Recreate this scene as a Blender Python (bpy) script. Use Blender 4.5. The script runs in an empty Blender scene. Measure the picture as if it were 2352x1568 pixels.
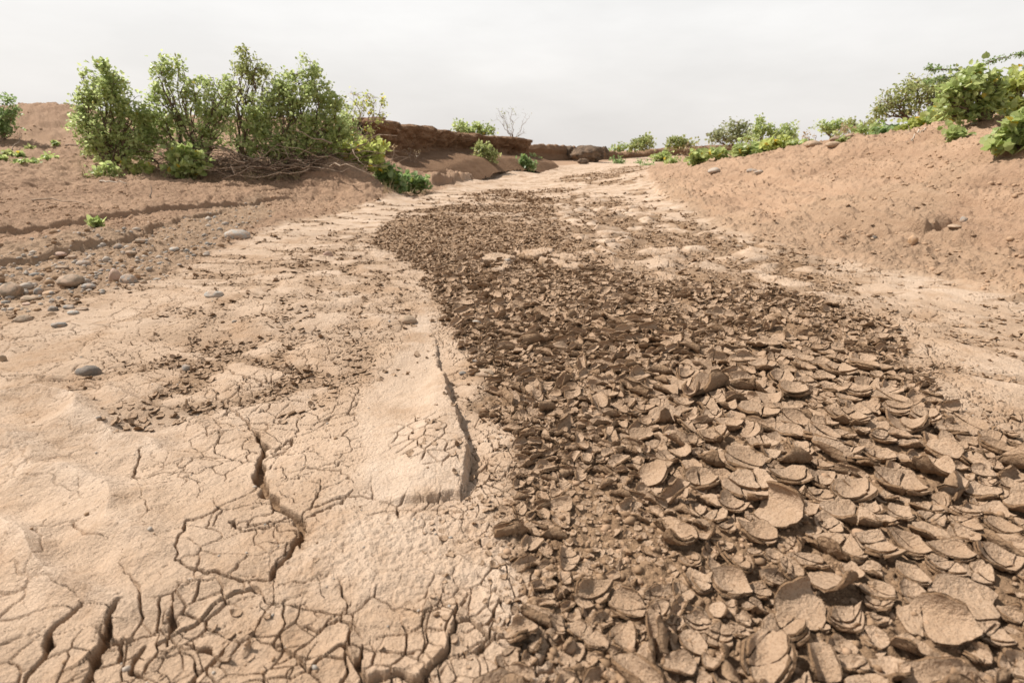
import bpy, math, random
import numpy as np

# ------------------------------------------------------------------ camera, sky, sun, exposure
scene = bpy.context.scene
col = scene.collection
CAM_H = 0.8
PITCH = math.radians(18.56)
LENS = 20.0
F = 1024 * LENS / 36.0
cam_data = bpy.data.cameras.new("camera")
cam_data.lens = LENS
cam_data.sensor_width = 36.0
cam_data.clip_start = 0.02
cam_data.clip_end = 2000.0
cam_data.dof.use_dof = True
cam_data.dof.focus_distance = 2.5
cam_data.dof.aperture_fstop = 4.0
cam = bpy.data.objects.new("camera", cam_data)
cam.location = (0, 0, CAM_H)
cam.rotation_euler = (math.pi / 2 - PITCH, 0, 0)
col.objects.link(cam)
scene.camera = cam

SUN_EL = math.radians(50)
SUN_AZ = math.atan2(-0.92, 0.36)          # angle from +Y towards +X of the direction to the sun
sd = np.array([math.sin(SUN_AZ) * math.cos(SUN_EL), math.cos(SUN_AZ) * math.cos(SUN_EL), math.sin(SUN_EL)])
sun_data = bpy.data.lights.new("sun", 'SUN')
sun_data.energy = 5.0
sun_data.angle = math.radians(0.9)
sun_data.color = (1.0, 0.955, 0.89)
sun = bpy.data.objects.new("sun", sun_data)
sun.rotation_euler = (math.pi / 2 - SUN_EL, 0, math.pi - SUN_AZ)
sun.location = (-10, 5, 15)
col.objects.link(sun)

world = bpy.data.worlds.new("World")
scene.world = world
world.use_nodes = True
nt = world.node_tree
nt.nodes.clear()
N = nt.nodes.new
out = N('ShaderNodeOutputWorld')
bg = N('ShaderNodeBackground')
bg.inputs['Strength'].default_value = 0.1
sky = N('ShaderNodeTexSky')
sky.sky_type = 'NISHITA'
sky.sun_disc = False
sky.sun_elevation = SUN_EL
sky.sun_rotation = SUN_AZ % (2 * math.pi)
sky.dust_density = 6.0
tc = N('ShaderNodeTexCoord')
sep = N('ShaderNodeSeparateXYZ')
nt.links.new(tc.outputs['Generated'], sep.inputs[0])
ramp = N('ShaderNodeValToRGB')
cr = ramp.color_ramp
cr.elements[0].position = 0.0
cr.elements[0].color = (0.735, 0.705, 0.678, 1)
cr.elements[1].position = 1.0
cr.elements[1].color = (0.26, 0.28, 0.31, 1)
e = cr.elements.new(0.12); e.color = (0.835, 0.815, 0.792, 1)
e = cr.elements.new(0.30); e.color = (0.905, 0.905, 0.895, 1)
e = cr.elements.new(0.50); e.color = (0.58, 0.585, 0.59, 1)
nt.links.new(sep.outputs['Z'], ramp.inputs[0])
# thin high cloud: stretched noise, barely visible
mp = N('ShaderNodeMapping'); mp.inputs['Scale'].default_value = (1.3, 1.3, 4.5)
nt.links.new(tc.outputs['Generated'], mp.inputs[0])
cn = N('ShaderNodeTexNoise'); cn.inputs['Scale'].default_value = 2.6; cn.inputs['Detail'].default_value = 7; cn.inputs['Roughness'].default_value = .55
nt.links.new(mp.outputs[0], cn.inputs['Vector'])
mr = N('ShaderNodeMapRange'); mr.inputs[1].default_value = .38; mr.inputs[2].default_value = .72; mr.inputs[3].default_value = 8.0; mr.inputs[4].default_value = 8.95
nt.links.new(cn.outputs[0], mr.inputs[0])
vm = N('ShaderNodeVectorMath'); vm.operation = 'SCALE'
nt.links.new(ramp.outputs[0], vm.inputs[0]); nt.links.new(mr.outputs[0], vm.inputs['Scale'])
mx = N('ShaderNodeMix'); mx.data_type = 'RGBA'; mx.inputs[0].default_value = 0.94
nt.links.new(sky.outputs[0], mx.inputs[6]); nt.links.new(vm.outputs[0], mx.inputs[7])
nt.links.new(mx.outputs[2], bg.inputs[0]); nt.links.new(bg.outputs[0], out.inputs[0])

scene.view_settings.view_transform = 'Standard'
scene.view_settings.look = 'None'
scene.view_settings.exposure = 0.42
scene.view_settings.gamma = 1.0

rng = np.random.default_rng(11)
R = random.Random(5)

# ------------------------------------------------------------------ helpers
CT, ST = math.cos(PITCH), math.sin(PITCH)
S = 1024 / 2352.0


def ray(u, v):
    px, py = (u - 1176) * S, (784 - v) * S
    return np.array([px, py * ST + F * CT, py * CT - F * ST])


def gz(u, v, z=0.0):
    """where the photographed spot (u,v) lies on the level z"""
    d = ray(u, v)
    t = (z - CAM_H) / d[2]
    return np.array([d[0] * t, d[1] * t, z])


def gy(u, v, Y):
    """where the photographed spot (u,v) lies at the forward distance Y"""
    d = ray(u, v)
    t = Y / d[1]
    return np.array([d[0] * t, Y, CAM_H + d[2] * t])


def u32(a):
    return a.astype(np.int64).astype(np.uint32)


def hsh(ix, iy, seed):
    h = u32(ix) * np.uint32(374761393) + u32(iy) * np.uint32(668265263) + np.uint32((seed * 2246822519 + 12345) & 0xffffffff)
    h ^= h >> np.uint32(13)
    h *= np.uint32(1274126177)
    h ^= h >> np.uint32(16)
    h *= np.uint32(2654435761)
    h ^= h >> np.uint32(15)
    return (h & np.uint32(0xffffff)).astype(np.float32) / np.float32(16777216)


def noise(x, y, seed=0):
    """gradient noise, about -0.7..0.7"""
    ix = np.floor(x); iy = np.floor(y)
    fx = (x - ix).astype(np.float32); fy = (y - iy).astype(np.float32)
    ux = fx * fx * fx * (fx * (fx * 6 - 15) + 10); uy = fy * fy * fy * (fy * (fy * 6 - 15) + 10)
    def g(dx, dy):
        a = hsh(ix + dx, iy + dy, seed) * np.float32(6.2831853)
        return np.cos(a) * (fx - dx) + np.sin(a) * (fy - dy)
    a = g(0, 0); b = g(1, 0); c = g(0, 1); d = g(1, 1)
    return a + (b - a) * ux + (c - a) * uy + (a - b - c + d) * ux * uy


def fbm(x, y, octv=4, seed=0, gain=.5):
    s = 0; a = 1.0
    for k in range(octv):
        s = s + a * noise(x, y, seed + k * 17)
        x = x * 2.03 + 3.1; y = y * 2.03 + 1.7; a *= gain
    return s


def voronoi(x, y, seed=0, jit=.95, edge=True):
    ix = np.floor(x); iy = np.floor(y)
    fx = (x - ix).astype(np.float32); fy = (y - iy).astype(np.float32)
    F1 = np.full(x.shape, 9, np.float32)
    bx = np.zeros_like(F1); by = np.zeros_like(F1); cid = np.zeros_like(F1)
    pts = []
    for dx in (-1, 0, 1):
        for dy in (-1, 0, 1):
            h1 = hsh(ix + dx, iy + dy, seed); h2 = hsh(ix + dx, iy + dy, seed + 101)
            rx = dx + .5 + (h1 - .5) * jit - fx; ry = dy + .5 + (h2 - .5) * jit - fy
            d = rx * rx + ry * ry
            m = d < F1
            F1 = np.where(m, d, F1); bx = np.where(m, rx, bx); by = np.where(m, ry, by); cid = np.where(m, hsh(ix + dx, iy + dy, seed + 202), cid)
            if edge: pts.append((rx, ry))
    if not edge:
        return np.sqrt(F1), cid, bx, by
    E = np.full(x.shape, 9, np.float32)
    for rx, ry in pts:
        ex = rx - bx; ey = ry - by
        l = np.sqrt(ex * ex + ey * ey)
        d = (.5 * (rx + bx) * ex + .5 * (ry + by) * ey) / np.maximum(l, 1e-6)
        E = np.where(l > 1e-4, np.minimum(E, d), E)
    return E, np.sqrt(F1), cid


def sstep(a, b, x):
    t = np.clip((x - a) / (b - a), 0, 1)
    return t * t * (3 - 2 * t)


def polyline_d(X, Y, P):
    """distance, signed side (+ left of the running direction) and 0..1 position along a polyline"""
    D = np.full(X.shape, 1e9, np.float32); Sg = np.zeros_like(D); T = np.zeros_like(D)
    seg = np.hypot(np.diff(P[:, 0]), np.diff(P[:, 1])); L = np.concatenate([[0], np.cumsum(seg)]) / max(seg.sum(), 1e-9)
    for i in range(len(P) - 1):
        ax, ay = P[i][:2]; bx, by = P[i + 1][:2]
        ex, ey = bx - ax, by - ay
        t = np.clip(((X - ax) * ex + (Y - ay) * ey) / (ex * ex + ey * ey + 1e-12), 0, 1)
        dx = X - ax - t * ex; dy = Y - ay - t * ey
        d = np.hypot(dx, dy)
        m = d < D
        D = np.where(m, d, D)
        Sg = np.where(m, np.sign(ex * (Y - ay) - ey * (X - ax)), Sg)
        T = np.where(m, L[i] + t * (L[i + 1] - L[i]), T)
    return D, Sg, T


def poly_sd(X, Y, P):
    """signed distance to a polygon, negative inside"""
    D = np.full(X.shape, 1e9, np.float32); inside = np.zeros(X.shape, bool)
    n = len(P)
    for i in range(n):
        ax, ay = P[i][:2]; bx, by = P[(i + 1) % n][:2]
        ex, ey = bx - ax, by - ay
        t = np.clip(((X - ax) * ex + (Y - ay) * ey) / (ex * ex + ey * ey + 1e-12), 0, 1)
        D = np.minimum(D, np.hypot(X - ax - t * ex, Y - ay - t * ey))
        c = ((ay > Y) != (by > Y))
        with np.errstate(divide='ignore', invalid='ignore'):
            inside ^= c & (X < ex * (Y - ay) / (ey if abs(ey) > 1e-12 else 1e-12) + ax)
    return np.where(inside, -D, D)


def PG(pts, z=0.0):
    return np.array([gz(u, v, z)[:2] for u, v in pts])


def link(o, parent=None):
    col.objects.link(o)
    if parent is not None:
        o.parent = parent
    return o


def mesh_np(name, V, quads=None, tris=None, mats=(), qmi=None, tmi=None, smooth=True, parent=None, attrs=None, colattr=None):
    """one mesh object from numpy arrays"""
    me = bpy.data.meshes.new(name)
    V = np.asarray(V, np.float32)
    nq = 0 if quads is None else len(quads); ntr = 0 if tris is None else len(tris)
    me.vertices.add(len(V)); me.vertices.foreach_set('co', V.ravel())
    loops = np.concatenate(([np.asarray(quads, np.int32).ravel()] if nq else []) + ([np.asarray(tris, np.int32).ravel()] if ntr else []))
    me.loops.add(len(loops)); me.loops.foreach_set('vertex_index', loops)
    st = np.concatenate([np.arange(nq) * 4, nq * 4 + np.arange(ntr) * 3]).astype(np.int32)
    me.polygons.add(nq + ntr); me.polygons.foreach_set('loop_start', st)
    for m in mats: me.materials.append(m)
    if qmi is not None or tmi is not None:
        mi = np.concatenate(([np.asarray(qmi if qmi is not None else np.zeros(nq))] if nq else []) + ([np.asarray(tmi if tmi is not None else np.zeros(ntr))] if ntr else [])).astype(np.int32)
        me.polygons.foreach_set('material_index', mi)
    me.update(calc_edges=True)
    sm = np.full(nq + ntr, bool(smooth)) if np.isscalar(smooth) or isinstance(smooth, bool) else smooth
    me.polygons.foreach_set('use_smooth', sm)
    if attrs:
        for k, v in attrs.items():
            a = me.attributes.new(k, 'FLOAT', 'POINT'); a.data.foreach_set('value', np.asarray(v, np.float32))
    if colattr:
        for k, v in colattr.items():
            a = me.attributes.new(k, 'FLOAT_COLOR', 'POINT'); a.data.foreach_set('color', np.asarray(v, np.float32).ravel())
    o = bpy.data.objects.new(name, me)
    return link(o, parent)


def tag(o, label=None, cat=None, group=None, kind=None):
    if label: o['label'] = label
    if cat: o['category'] = cat
    if group: o['group'] = group
    if kind: o['kind'] = kind
    return o


def empty(name, loc=(0, 0, 0)):
    o = bpy.data.objects.new(name, None)
    o.location = loc
    o.empty_display_size = .05
    return link(o)


class Mat:
    """small helper round a node material with a Principled BSDF"""
    def __init__(self, name, rough=.9, spec=.2):
        self.m = bpy.data.materials.new(name); self.m.use_nodes = True
        self.t = self.m.node_tree
        self.b = self.t.nodes['Principled BSDF']
        self.b.inputs['Roughness'].default_value = rough
        self.b.inputs['Specular IOR Level'].default_value = spec
    def n(self, ty, **k):
        nd = self.t.nodes.new(ty)
        for a, v in k.items(): setattr(nd, a, v)
        return nd
    def l(self, a, b): self.t.links.new(a, b)
    def pos(self):
        g = self.n('ShaderNodeNewGeometry'); return g.outputs['Position']
    def objc(self):
        return self.n('ShaderNodeTexCoord').outputs['Object']
    def noise(self, vec, scale, detail=3, rough=.55, lo=None, hi=None, a=0, b=1):
        nd = self.n('ShaderNodeTexNoise'); nd.inputs['Scale'].default_value = scale; nd.inputs['Detail'].default_value = detail; nd.inputs['Roughness'].default_value = rough
        self.l(vec, nd.inputs['Vector'])
        o = nd.outputs[0]
        if lo is not None: o = self.rng(o, lo, hi, a, b)
        return o
    def rng(self, v, lo, hi, a=0, b=1):
        r = self.n('ShaderNodeMapRange'); r.inputs[1].default_value = lo; r.inputs[2].default_value = hi; r.inputs[3].default_value = a; r.inputs[4].default_value = b
        self.l(v, r.inputs[0]); return r.outputs[0]
    def math(self, op, a, b=None):
        m = self.n('ShaderNodeMath', operation=op)
        for i, v in enumerate((a, b)):
            if v is None: continue
            if isinstance(v, (int, float)): m.inputs[i].default_value = v
            else: self.l(v, m.inputs[i])
        return m.outputs[0]
    def mix(self, f, a, b, mode='MIX'):
        m = self.n('ShaderNodeMix', data_type='RGBA', blend_type=mode)
        for i, v in ((0, f), (6, a), (7, b)):
            if isinstance(v, (int, float)): m.inputs[i].default_value = v
            elif isinstance(v, tuple): m.inputs[i].default_value = (*v, 1)
            else: self.l(v, m.inputs[i])
        return m.outputs[2]
    def scale(self, c, f):
        m = self.n('ShaderNodeVectorMath', operation='SCALE')
        if isinstance(c, tuple): m.inputs[0].default_value = c
        else: self.l(c, m.inputs[0])
        if isinstance(f, (int, float)): m.inputs['Scale'].default_value = f
        else: self.l(f, m.inputs['Scale'])
        return m.outputs[0]
    def attr(self, name, out='Fac'):
        a = self.n('ShaderNodeAttribute', attribute_name=name); return a.outputs[out]
    def bump(self, h, strength=.5, dist=.01):
        b = self.n('ShaderNodeBump'); b.inputs['Strength'].default_value = strength; b.inputs['Distance'].default_value = dist
        self.l(h, b.inputs['Height']); self.l(b.outputs[0], self.b.inputs['Normal']); return b
    def color(self, c): self.l(c, self.b.inputs['Base Color'])
# ------------------------------------------------------------------ the ground: macro shape from surveyed spots
CP = []
def cz(u, v, z): CP.append(gz(u, v, z))
def cy(u, v, Y, dz=0.0):
    p = gy(u, v, Y); p[2] += dz; CP.append(p)
def cw(x, y, z): CP.append(np.array([x, y, z]))
# dry bed
for u, v, z in [(1176, 1568, 0), (0, 1568, .0), (2352, 1568, 0), (600, 1200, 0), (1700, 1200, 0), (300, 900, .0), (0, 1100, .01), (1176, 900, 0), (2200, 950, .02),
                (1700, 800, 0), (700, 700, .01), (1176, 650, 0), (1600, 620, 0), (850, 560, .01), (1300, 520, 0), (1480, 500, 0), (1150, 455, 0), (1350, 430, 0),
                (1000, 445, .01), (1250, 405, 0), (1400, 398, 0), (1380, 384, 0), (1470, 376, 0), (100, 760, .03), (2352, 1200, .02)]:
    cz(u, v, z)
# left: pebble strip, shelf, hill
for u, v, z in [(0, 680, .05), (200, 640, .05), (450, 570, .05), (650, 500, .05), (800, 470, .04), (0, 610, .08), (-500, 640, .10), (150, 570, .11), (400, 495, .11), (650, 455, .11),
                (0, 500, .20), (0, 430, .36), (-400, 460, .36), (300, 450, .25), (300, 410, .38), (550, 420, .30), (660, 428, .22), (480, 405, .38)]:
    cz(u, v, z)
cz(780, 396, .40); cz(840, 402, .40); cz(720, 412, .33); cz(760, 456, .07); cz(870, 448, .05); cz(905, 436, .05)
for u, v, Y in [(0, 330, 11.3), (0, 245, 14), (90, 240, 14), (-500, 250, 13), (170, 243, 14.2), (100, 300, 12.2), (250, 330, 11.5), (240, 262, 14.5), (400, 270, 14.5), (600, 275, 14.8), (800, 290, 15.2),
                (430, 370, 11.0), (600, 385, 10.8), (740, 375, 11.5), (400, 330, 12.5), (600, 340, 12.5), (780, 345, 13)]:
    cy(u, v, Y)
for x, y, z in [(-12, 19, 1.3), (-9, 20, 1.3), (-6, 19, 1.2), (-14, 30, .9), (-18, 15, 1.7), (-25, 25, 1.0), (-8, 35, .7)]:
    cw(x, y, z)
# bench below the eroded bank
for u, v, Y in [(950, 398, 14.3), (1050, 387, 19), (1150, 377, 24.5), (1205, 370, 27.5), (900, 372, 15.0), (1000, 356, 19.2), (1100, 354, 23.3), (1150, 357, 25.3), (1205, 363, 28),
                (1000, 353, 20.5), (1100, 352, 25)]:
    cy(u, v, Y)
cz(975, 430, .02); cz(1100, 403, .02); cz(1200, 391, .02); cz(1290, 384, .01)
cw(-3.5, 26, .5); cw(-2.5, 32, .5); cw(-5, 24, .6)
# under the far bank
for u, v, Y in [(1230, 369, 30), (1290, 375, 32.5), (1350, 374, 34), (1420, 371, 38), (1490, 366, 44), (1600, 370, 44)]:
    cy(u, v, Y)
cw(3, 44, .5); cw(7, 52, .6); cw(0, 44, .6); cw(14, 60, .7); cw(20, 48, .6)
# right bank
for u, v, z in [(1478, 398, .02), (1488, 420, .03), (1505, 445, .03), (1620, 495, .03), (1770, 545, .03), (1900, 580, .04), (2352, 655, .05), (2700, 690, .06), (2150, 615, .04)]:
    cz(u, v, z)
for u, v, Y in [(1500, 386, 23), (1545, 382, 17), (1600, 374, 14), (1700, 362, 13), (1850, 338, 11.5), (2000, 318, 10), (2100, 303, 8.6), (2200, 294, 7.6), (2352, 285, 6.9),
                (2600, 260, 6.4), (1700, 435, 9.0), (1600, 425, 10.5), (1900, 450, 6.7), (2100, 420, 6.1), (2100, 515, 4.9), (2300, 450, 4.9), (2300, 560, 4.1), (2300, 340, 6.0), (2600, 450, 4.3), (2000, 370, 8.2), (1850, 395, 8.6)]:
    cy(u, v, Y)
for u, v, Y, k in [(1545, 384, 20, 0), (1600, 374, 18, -.12), (1700, 362, 17, -.1), (1850, 338, 15, -.1), (2000, 318, 13.5, -.1), (2100, 303, 11.5, -.1), (2200, 294, 10.5, -.05), (2352, 285, 9.5, -.02)]:
    p = gy(u, v, Y); q = gy(u, v, Y - 3.2); CP.append(np.array([p[0], p[1], q[2] + k]))
for x, y, z in [(8, 24, .25), (14, 22, .85), (20, 14, 1.2), (12, 8, 1.3), (12, 3, 1.2), (6, 1.5, .25), (9, 0, .8), (18, 34, .7), (8, 32, .10), (5.5, 30, .05), (11, 36, .3),
                (1, -1, 0), (-1, -1, 0), (0, -3, 0), (4, -3, .1), (-4, -3, .15), (-4.5, 0.5, .1), (-6, 3, .25), (-9, 5, .6), (-14, 8, 1.3), (-10, -6, .8), (10, -6, .8), (0, -12, .1),
                (60, 60, .6), (-60, 60, .6), (0, 100, .6), (60, 0, .7), (-60, 0, .8), (0, -60, .6), (-40, 90, .6), (50, 110, .6)]:
    cw(x, y, z)
CP = np.array(CP)


def warp(x, y):
    return np.stack([np.arctan2(x, y) * 1.25, .5 * np.log(x * x + y * y + 1e-6)], -1)


cp = warp(CP[:, 0], CP[:, 1])
def kern(d): return np.power(d, 1.6)
n = len(cp)
A = np.zeros((n + 3, n + 3))
A[:n, :n] = -kern(np.linalg.norm(cp[:, None] - cp[None], axis=-1)) - 2e-4 * np.eye(n)
A[:n, n:] = np.c_[np.ones(n), cp]; A[n:, :n] = A[:n, n:].T
W = np.linalg.solve(A, np.r_[CP[:, 2], 0, 0, 0])
GT = np.linspace(-math.pi, math.pi, 361); GL = np.linspace(math.log(.1), math.log(900), 300)
tt, ll = np.meshgrid(GT * 1.25, GL)
q = np.stack([tt.ravel(), ll.ravel()], -1)
Zc = np.zeros(len(q))
for i in range(n):
    Zc += -W[i] * kern(np.hypot(q[:, 0] - cp[i, 0], q[:, 1] - cp[i, 1]))
Zc += W[n] + q @ W[n + 1:]
Zc = Zc.reshape(tt.shape)
far = sstep(math.log(55), math.log(120), ll)
Zc = Zc * (1 - far) + .62 * far
near = sstep(math.log(.55), math.log(.35), ll)
Zc = Zc * (1 - near)


def macro(X, Y):
    th = np.arctan2(X, Y); lr = .5 * np.log(X * X + Y * Y + 1e-9)
    a = np.clip((th + math.pi) / (GT[1] - GT[0]), 0, len(GT) - 1.001); b = np.clip((lr - GL[0]) / (GL[1] - GL[0]), 0, len(GL) - 1.001)
    i = a.astype(int); j = b.astype(int); fa = a - i; fb = b - j
    return ((Zc[j, i] * (1 - fa) + Zc[j, i + 1] * fa) * (1 - fb) + (Zc[j + 1, i] * (1 - fa) + Zc[j + 1, i + 1] * fa) * fb)


# ---- mesh lattice: rings round the viewpoint, fine where the ground is near
rr = np.concatenate([np.geomspace(.12, .42, 26, endpoint=False), np.geomspace(.42, 4.5, 960, endpoint=False), np.geomspace(4.5, 13, 460, endpoint=False), np.geomspace(13, 48, 200, endpoint=False), np.geomspace(48, 900, 46)])
td = math.radians(57)
th = np.concatenate([np.linspace(-math.pi, -td, 110, endpoint=False), np.linspace(-td, td, 1720), np.linspace(td, math.pi, 111)[1:]])
nr, ntn = len(rr), len(th)
TH, RR = np.meshgrid(th, rr)
X = (RR * np.sin(TH)); Y = (RR * np.cos(TH))
Z = macro(X, Y)
print('lattice', X.shape)
Xf, Yf = X.astype(np.float64), Y.astype(np.float64)
nearw = sstep(26, 9, RR).astype(np.float32)     # fine relief only where it can be seen
vis = RR < 30

# ---- regions of the ground (outlines surveyed on the level bed)
MUD = PG([(1330, 1900), (1310, 1568), (1300, 1440), (1285, 1300), (1225, 1215), (1190, 1160), (1165, 1060), (1145, 960), (1120, 880), (1075, 800), (1030, 750), (1005, 690), (985, 640), (940, 600),
          (850, 560), (870, 535), (925, 490), (1050, 470), (1160, 448), (1270, 450), (1275, 480), (1270, 520), (1300, 560), (1370, 600), (1440, 635), (1560, 650), (1780, 672), (1900, 688), (2000, 720), (2090, 770), (2125, 850), (2110, 900),
          (2170, 960), (2240, 1000), (2360, 1030), (2800, 1060), (3700, 1150), (5200, 1700), (3600, 2300)])
MUDF = PG([(1060, 446), (1150, 428), (1290, 426), (1330, 432), (1230, 442), (1180, 462), (1100, 470)])
MUDG = PG([(1270, 412), (1330, 397), (1440, 385), (1480, 384), (1490, 396), (1470, 414), (1400, 421), (1330, 414)])
PATR = PG([(1120, 500), (1220, 455), (1330, 440), (1430, 452), (1560, 500), (1640, 530), (1800, 575), (1900, 610), (2000, 700), (1900, 700), (1700, 690), (1500, 665), (1380, 640), (1300, 600), (1200, 560)])
PATL = PG([(330, 790), (480, 690), (620, 610), (760, 540), (860, 540), (960, 650), (1000, 690), (950, 760), (860, 860), (640, 960), (330, 960), (250, 880)])
BED = PG([(-300, 760), (0, 715), (200, 690), (350, 655), (480, 600), (640, 522), (800, 487), (900, 464), (970, 448), (1010, 433), (1100, 406), (1200, 391), (1290, 383), (1400, 376), (1500, 366), (1560, 366), (1500, 380), (1482, 392), (1490, 430), (1560, 470), (1640, 520), (1760, 560),
          (1900, 600), (2100, 640), (2352, 690), (2900, 760), (3600, 1200), (3000, 2200), (-600, 2200), (-900, 1000)])
RUB = PG([(1500, 425), (1560, 450), (1640, 500), (1760, 530), (1900, 520), (2060, 530), (2180, 530), (2150, 580), (2352, 640), (2352, 690), (2100, 635), (1900, 598), (1760, 560), (1640, 525), (1540, 470)])
GRAV = PG([(-200, 620), (60, 610), (200, 580), (320, 560), (440, 520), (600, 480), (640, 500), (480, 590), (350, 655), (200, 700), (0, 740), (-200, 780)])
PLATES = PG([(60, 1700), (170, 1470), (330, 1400), (430, 1350), (600, 1350), (760, 1390), (1010, 1360), (1250, 1330), (1300, 1420), (1320, 1568), (1330, 1800)])
PITS = PG([(560, 1250), (600, 1000), (700, 900), (820, 930), (880, 1050), (820, 1180), (960, 1200), (1180, 1230), (1190, 1330), (700, 1350), (640, 1330)])
LOBE = PG([(695, 1215), (760, 1185), (960, 1172), (1110, 1185), (1190, 1235), (1215, 1290), (1180, 1320), (1040, 1345), (900, 1360), (740, 1352), (680, 1320)])
DUNE = PG([(-400, 1600), (-300, 880), (100, 870), (330, 900), (450, 1000), (330, 1150), (420, 1300), (200, 1450)])
NEST = PG([(900, 985), (960, 960), (1010, 975), (1060, 1030), (1050, 1085), (980, 1085), (915, 1040)])   # little cracked patch on the slab


def near_sd(P, wob=.05, sc=3.0, seed=0, wob2=.02):
    sdv = np.full(X.shape, 9.0, np.float32)
    lo = P.min(0) - 1.0; hi = P.max(0) + 1.0
    m = (X > lo[0]) & (X < hi[0]) & (Y > lo[1]) & (Y < hi[1])
    xs, ys = Xf[m], Yf[m]
    sdv[m] = poly_sd(xs, ys, P) + wob * fbm(xs * sc, ys * sc, 3, seed) + wob2 * fbm(xs * sc * 6, ys * sc * 6, 3, seed + 5)
    return sdv


sd_mud = np.minimum(near_sd(MUD, .13, 2.5, 1, .04), np.minimum(near_sd(MUDF, .5, .7, 2, .2), near_sd(MUDG, .6, .5, 3, .3)))
m_mud = sstep(.07, -.05, sd_mud)
fadem = np.zeros(X.shape, np.float32); fadem[vis] = sstep(.12, -.18, fbm(Xf[vis] * .75, Yf[vis] * 1.0, 4, 141, .6))
m_mud = m_mud * (1 - .9 * sstep(4.8, 8.5, RR) * fadem)
sd_bed = near_sd(BED, .14, 1.2, 4, .08)
m_bed = sstep(.12, -.12, sd_bed)
m_patr = sstep(.15, -.25, near_sd(PATR, .3, 1.0, 6)); m_pats = sstep(.15, -.2, near_sd(PG([(1700, 600), (1900, 620), (2352, 720), (2700, 800), (2700, 1050), (2240, 960), (2120, 830), (2000, 705), (1800, 650)]), .2, 2, 18)); m_patl = sstep(.15, -.2, near_sd(PATL, .12, 2, 7))
m_rub = .6 * sstep(.08, -.08, near_sd(RUB, .15, 2, 8)); m_grav = sstep(.1, -.1, near_sd(GRAV, .12, 2, 9))
m_plate = sstep(.03, -.04, near_sd(PLATES, .05, 4, 10)); m_pits = sstep(.05, -.05, near_sd(PITS, .06, 4, 11))
m_lobe = sstep(.03, -.03, near_sd(LOBE, .045, 6, 12, .02)); m_dune = sstep(.2, -.2, near_sd(DUNE, .1, 2, 13)); m_nest = sstep(.02, -.02, near_sd(NEST, .02, 6, 14))

SLAB = PG([(975, 650), (992, 720), (1006, 785), (1016, 840), (1043, 925), (1085, 1040), (1090, 1095), (1075, 1145), (850, 1160), (825, 1100), (800, 960), (850, 860), (925, 790), (955, 720)])
m_slab = sstep(.03, -.05, near_sd(SLAB, .02, 5, 19, .01))
# ---- relief
XX, YY = Xf[vis], Yf[vis]
def put(v):
    a = np.zeros(X.shape, np.float32); a[vis] = v; return a
H = np.zeros(X.shape, np.float32)
broad = put(fbm(XX * .9, YY * .9, 4, 31)); H += .022 * broad * sstep(.3, 1.2, RR)
rough = put(fbm(XX * 9, YY * 9, 4, 37))
fine = put(fbm(XX * 55, YY * 55, 3, 41))
med = put(fbm(XX * 3.2, YY * 3.2, 3, 43))
m_silt = m_bed * (1 - m_mud)
H += m_silt * (.007 * med + .0042 * rough + .0016 * fine) + m_silt * .004 * put(fbm(XX * 22, YY * 22, 3, 39)) * sstep(-.1, .4, put(fbm(XX * 1.4, YY * 1.4, 3, 40)))
# sandy banks: clods and rills
m_sand = 1 - m_bed
rid = 1 - np.abs(put(fbm(XX * 5 + .6 * YY, YY * 7, 4, 47))) * 1.6
H += m_sand * nearw * (.022 * med + .020 * rough + .006 * fine + .016 * np.clip(rid - .6, 0, 1))
Zm = Z.copy()
hill = m_sand * sstep(6.5, 11, RR) * sstep(40, 25, RR)
H += hill * (.07 * put(fbm(XX * 1.3, YY * 1.3, 3, 48)) + .05 * put(fbm(XX * 4, YY * 4, 4, 49, .65)))
strat = put(fbm(XX * .35 + 3, Zm[vis] * 13 + .4 * fbm(XX * 1.1, YY * 1.1, 2, 45), 3, 46, .6))
H += m_sand * sstep(.06, .14, Zm).astype(np.float32) * sstep(16, 8, RR) * .045 * sstep(-.02, .12, strat)
clodE, clodF, clodI = voronoi(XX * 14 + .3 * noise(XX * 20, YY * 20, 3), YY * 14, 51)
clod = put(np.clip(.42 - clodF, 0, 1) * (clodI > .62)); H += m_sand * nearw * clod * .055
H += m_sand * (Xf > .8) * sstep(3, 5, RR) * sstep(30, 16, RR) * (.040 * put(fbm(XX * 1.5, YY * 1.5, 3, 53)) + .022 * put(1 - 2 * np.abs(fbm(XX * 2.6 + 5, YY * 2.2, 4, 54, .6))))
clodE2, clodF2, clodI2 = voronoi(XX * 34, YY * 34, 52)
H += np.maximum(m_sand, m_rub) * nearw * put(np.clip(.42 - clodF2, 0, 1) * (clodI2 > .6)) * .02
# mud floor under the curls
H += m_mud * (.010 * rough + .004 * fine + .006 * med - .006)
mF, mI = put(clodF2), put(clodI2)
H += m_mud * np.clip(.5 - mF, 0, 1) * (mI > .35) * .016
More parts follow.
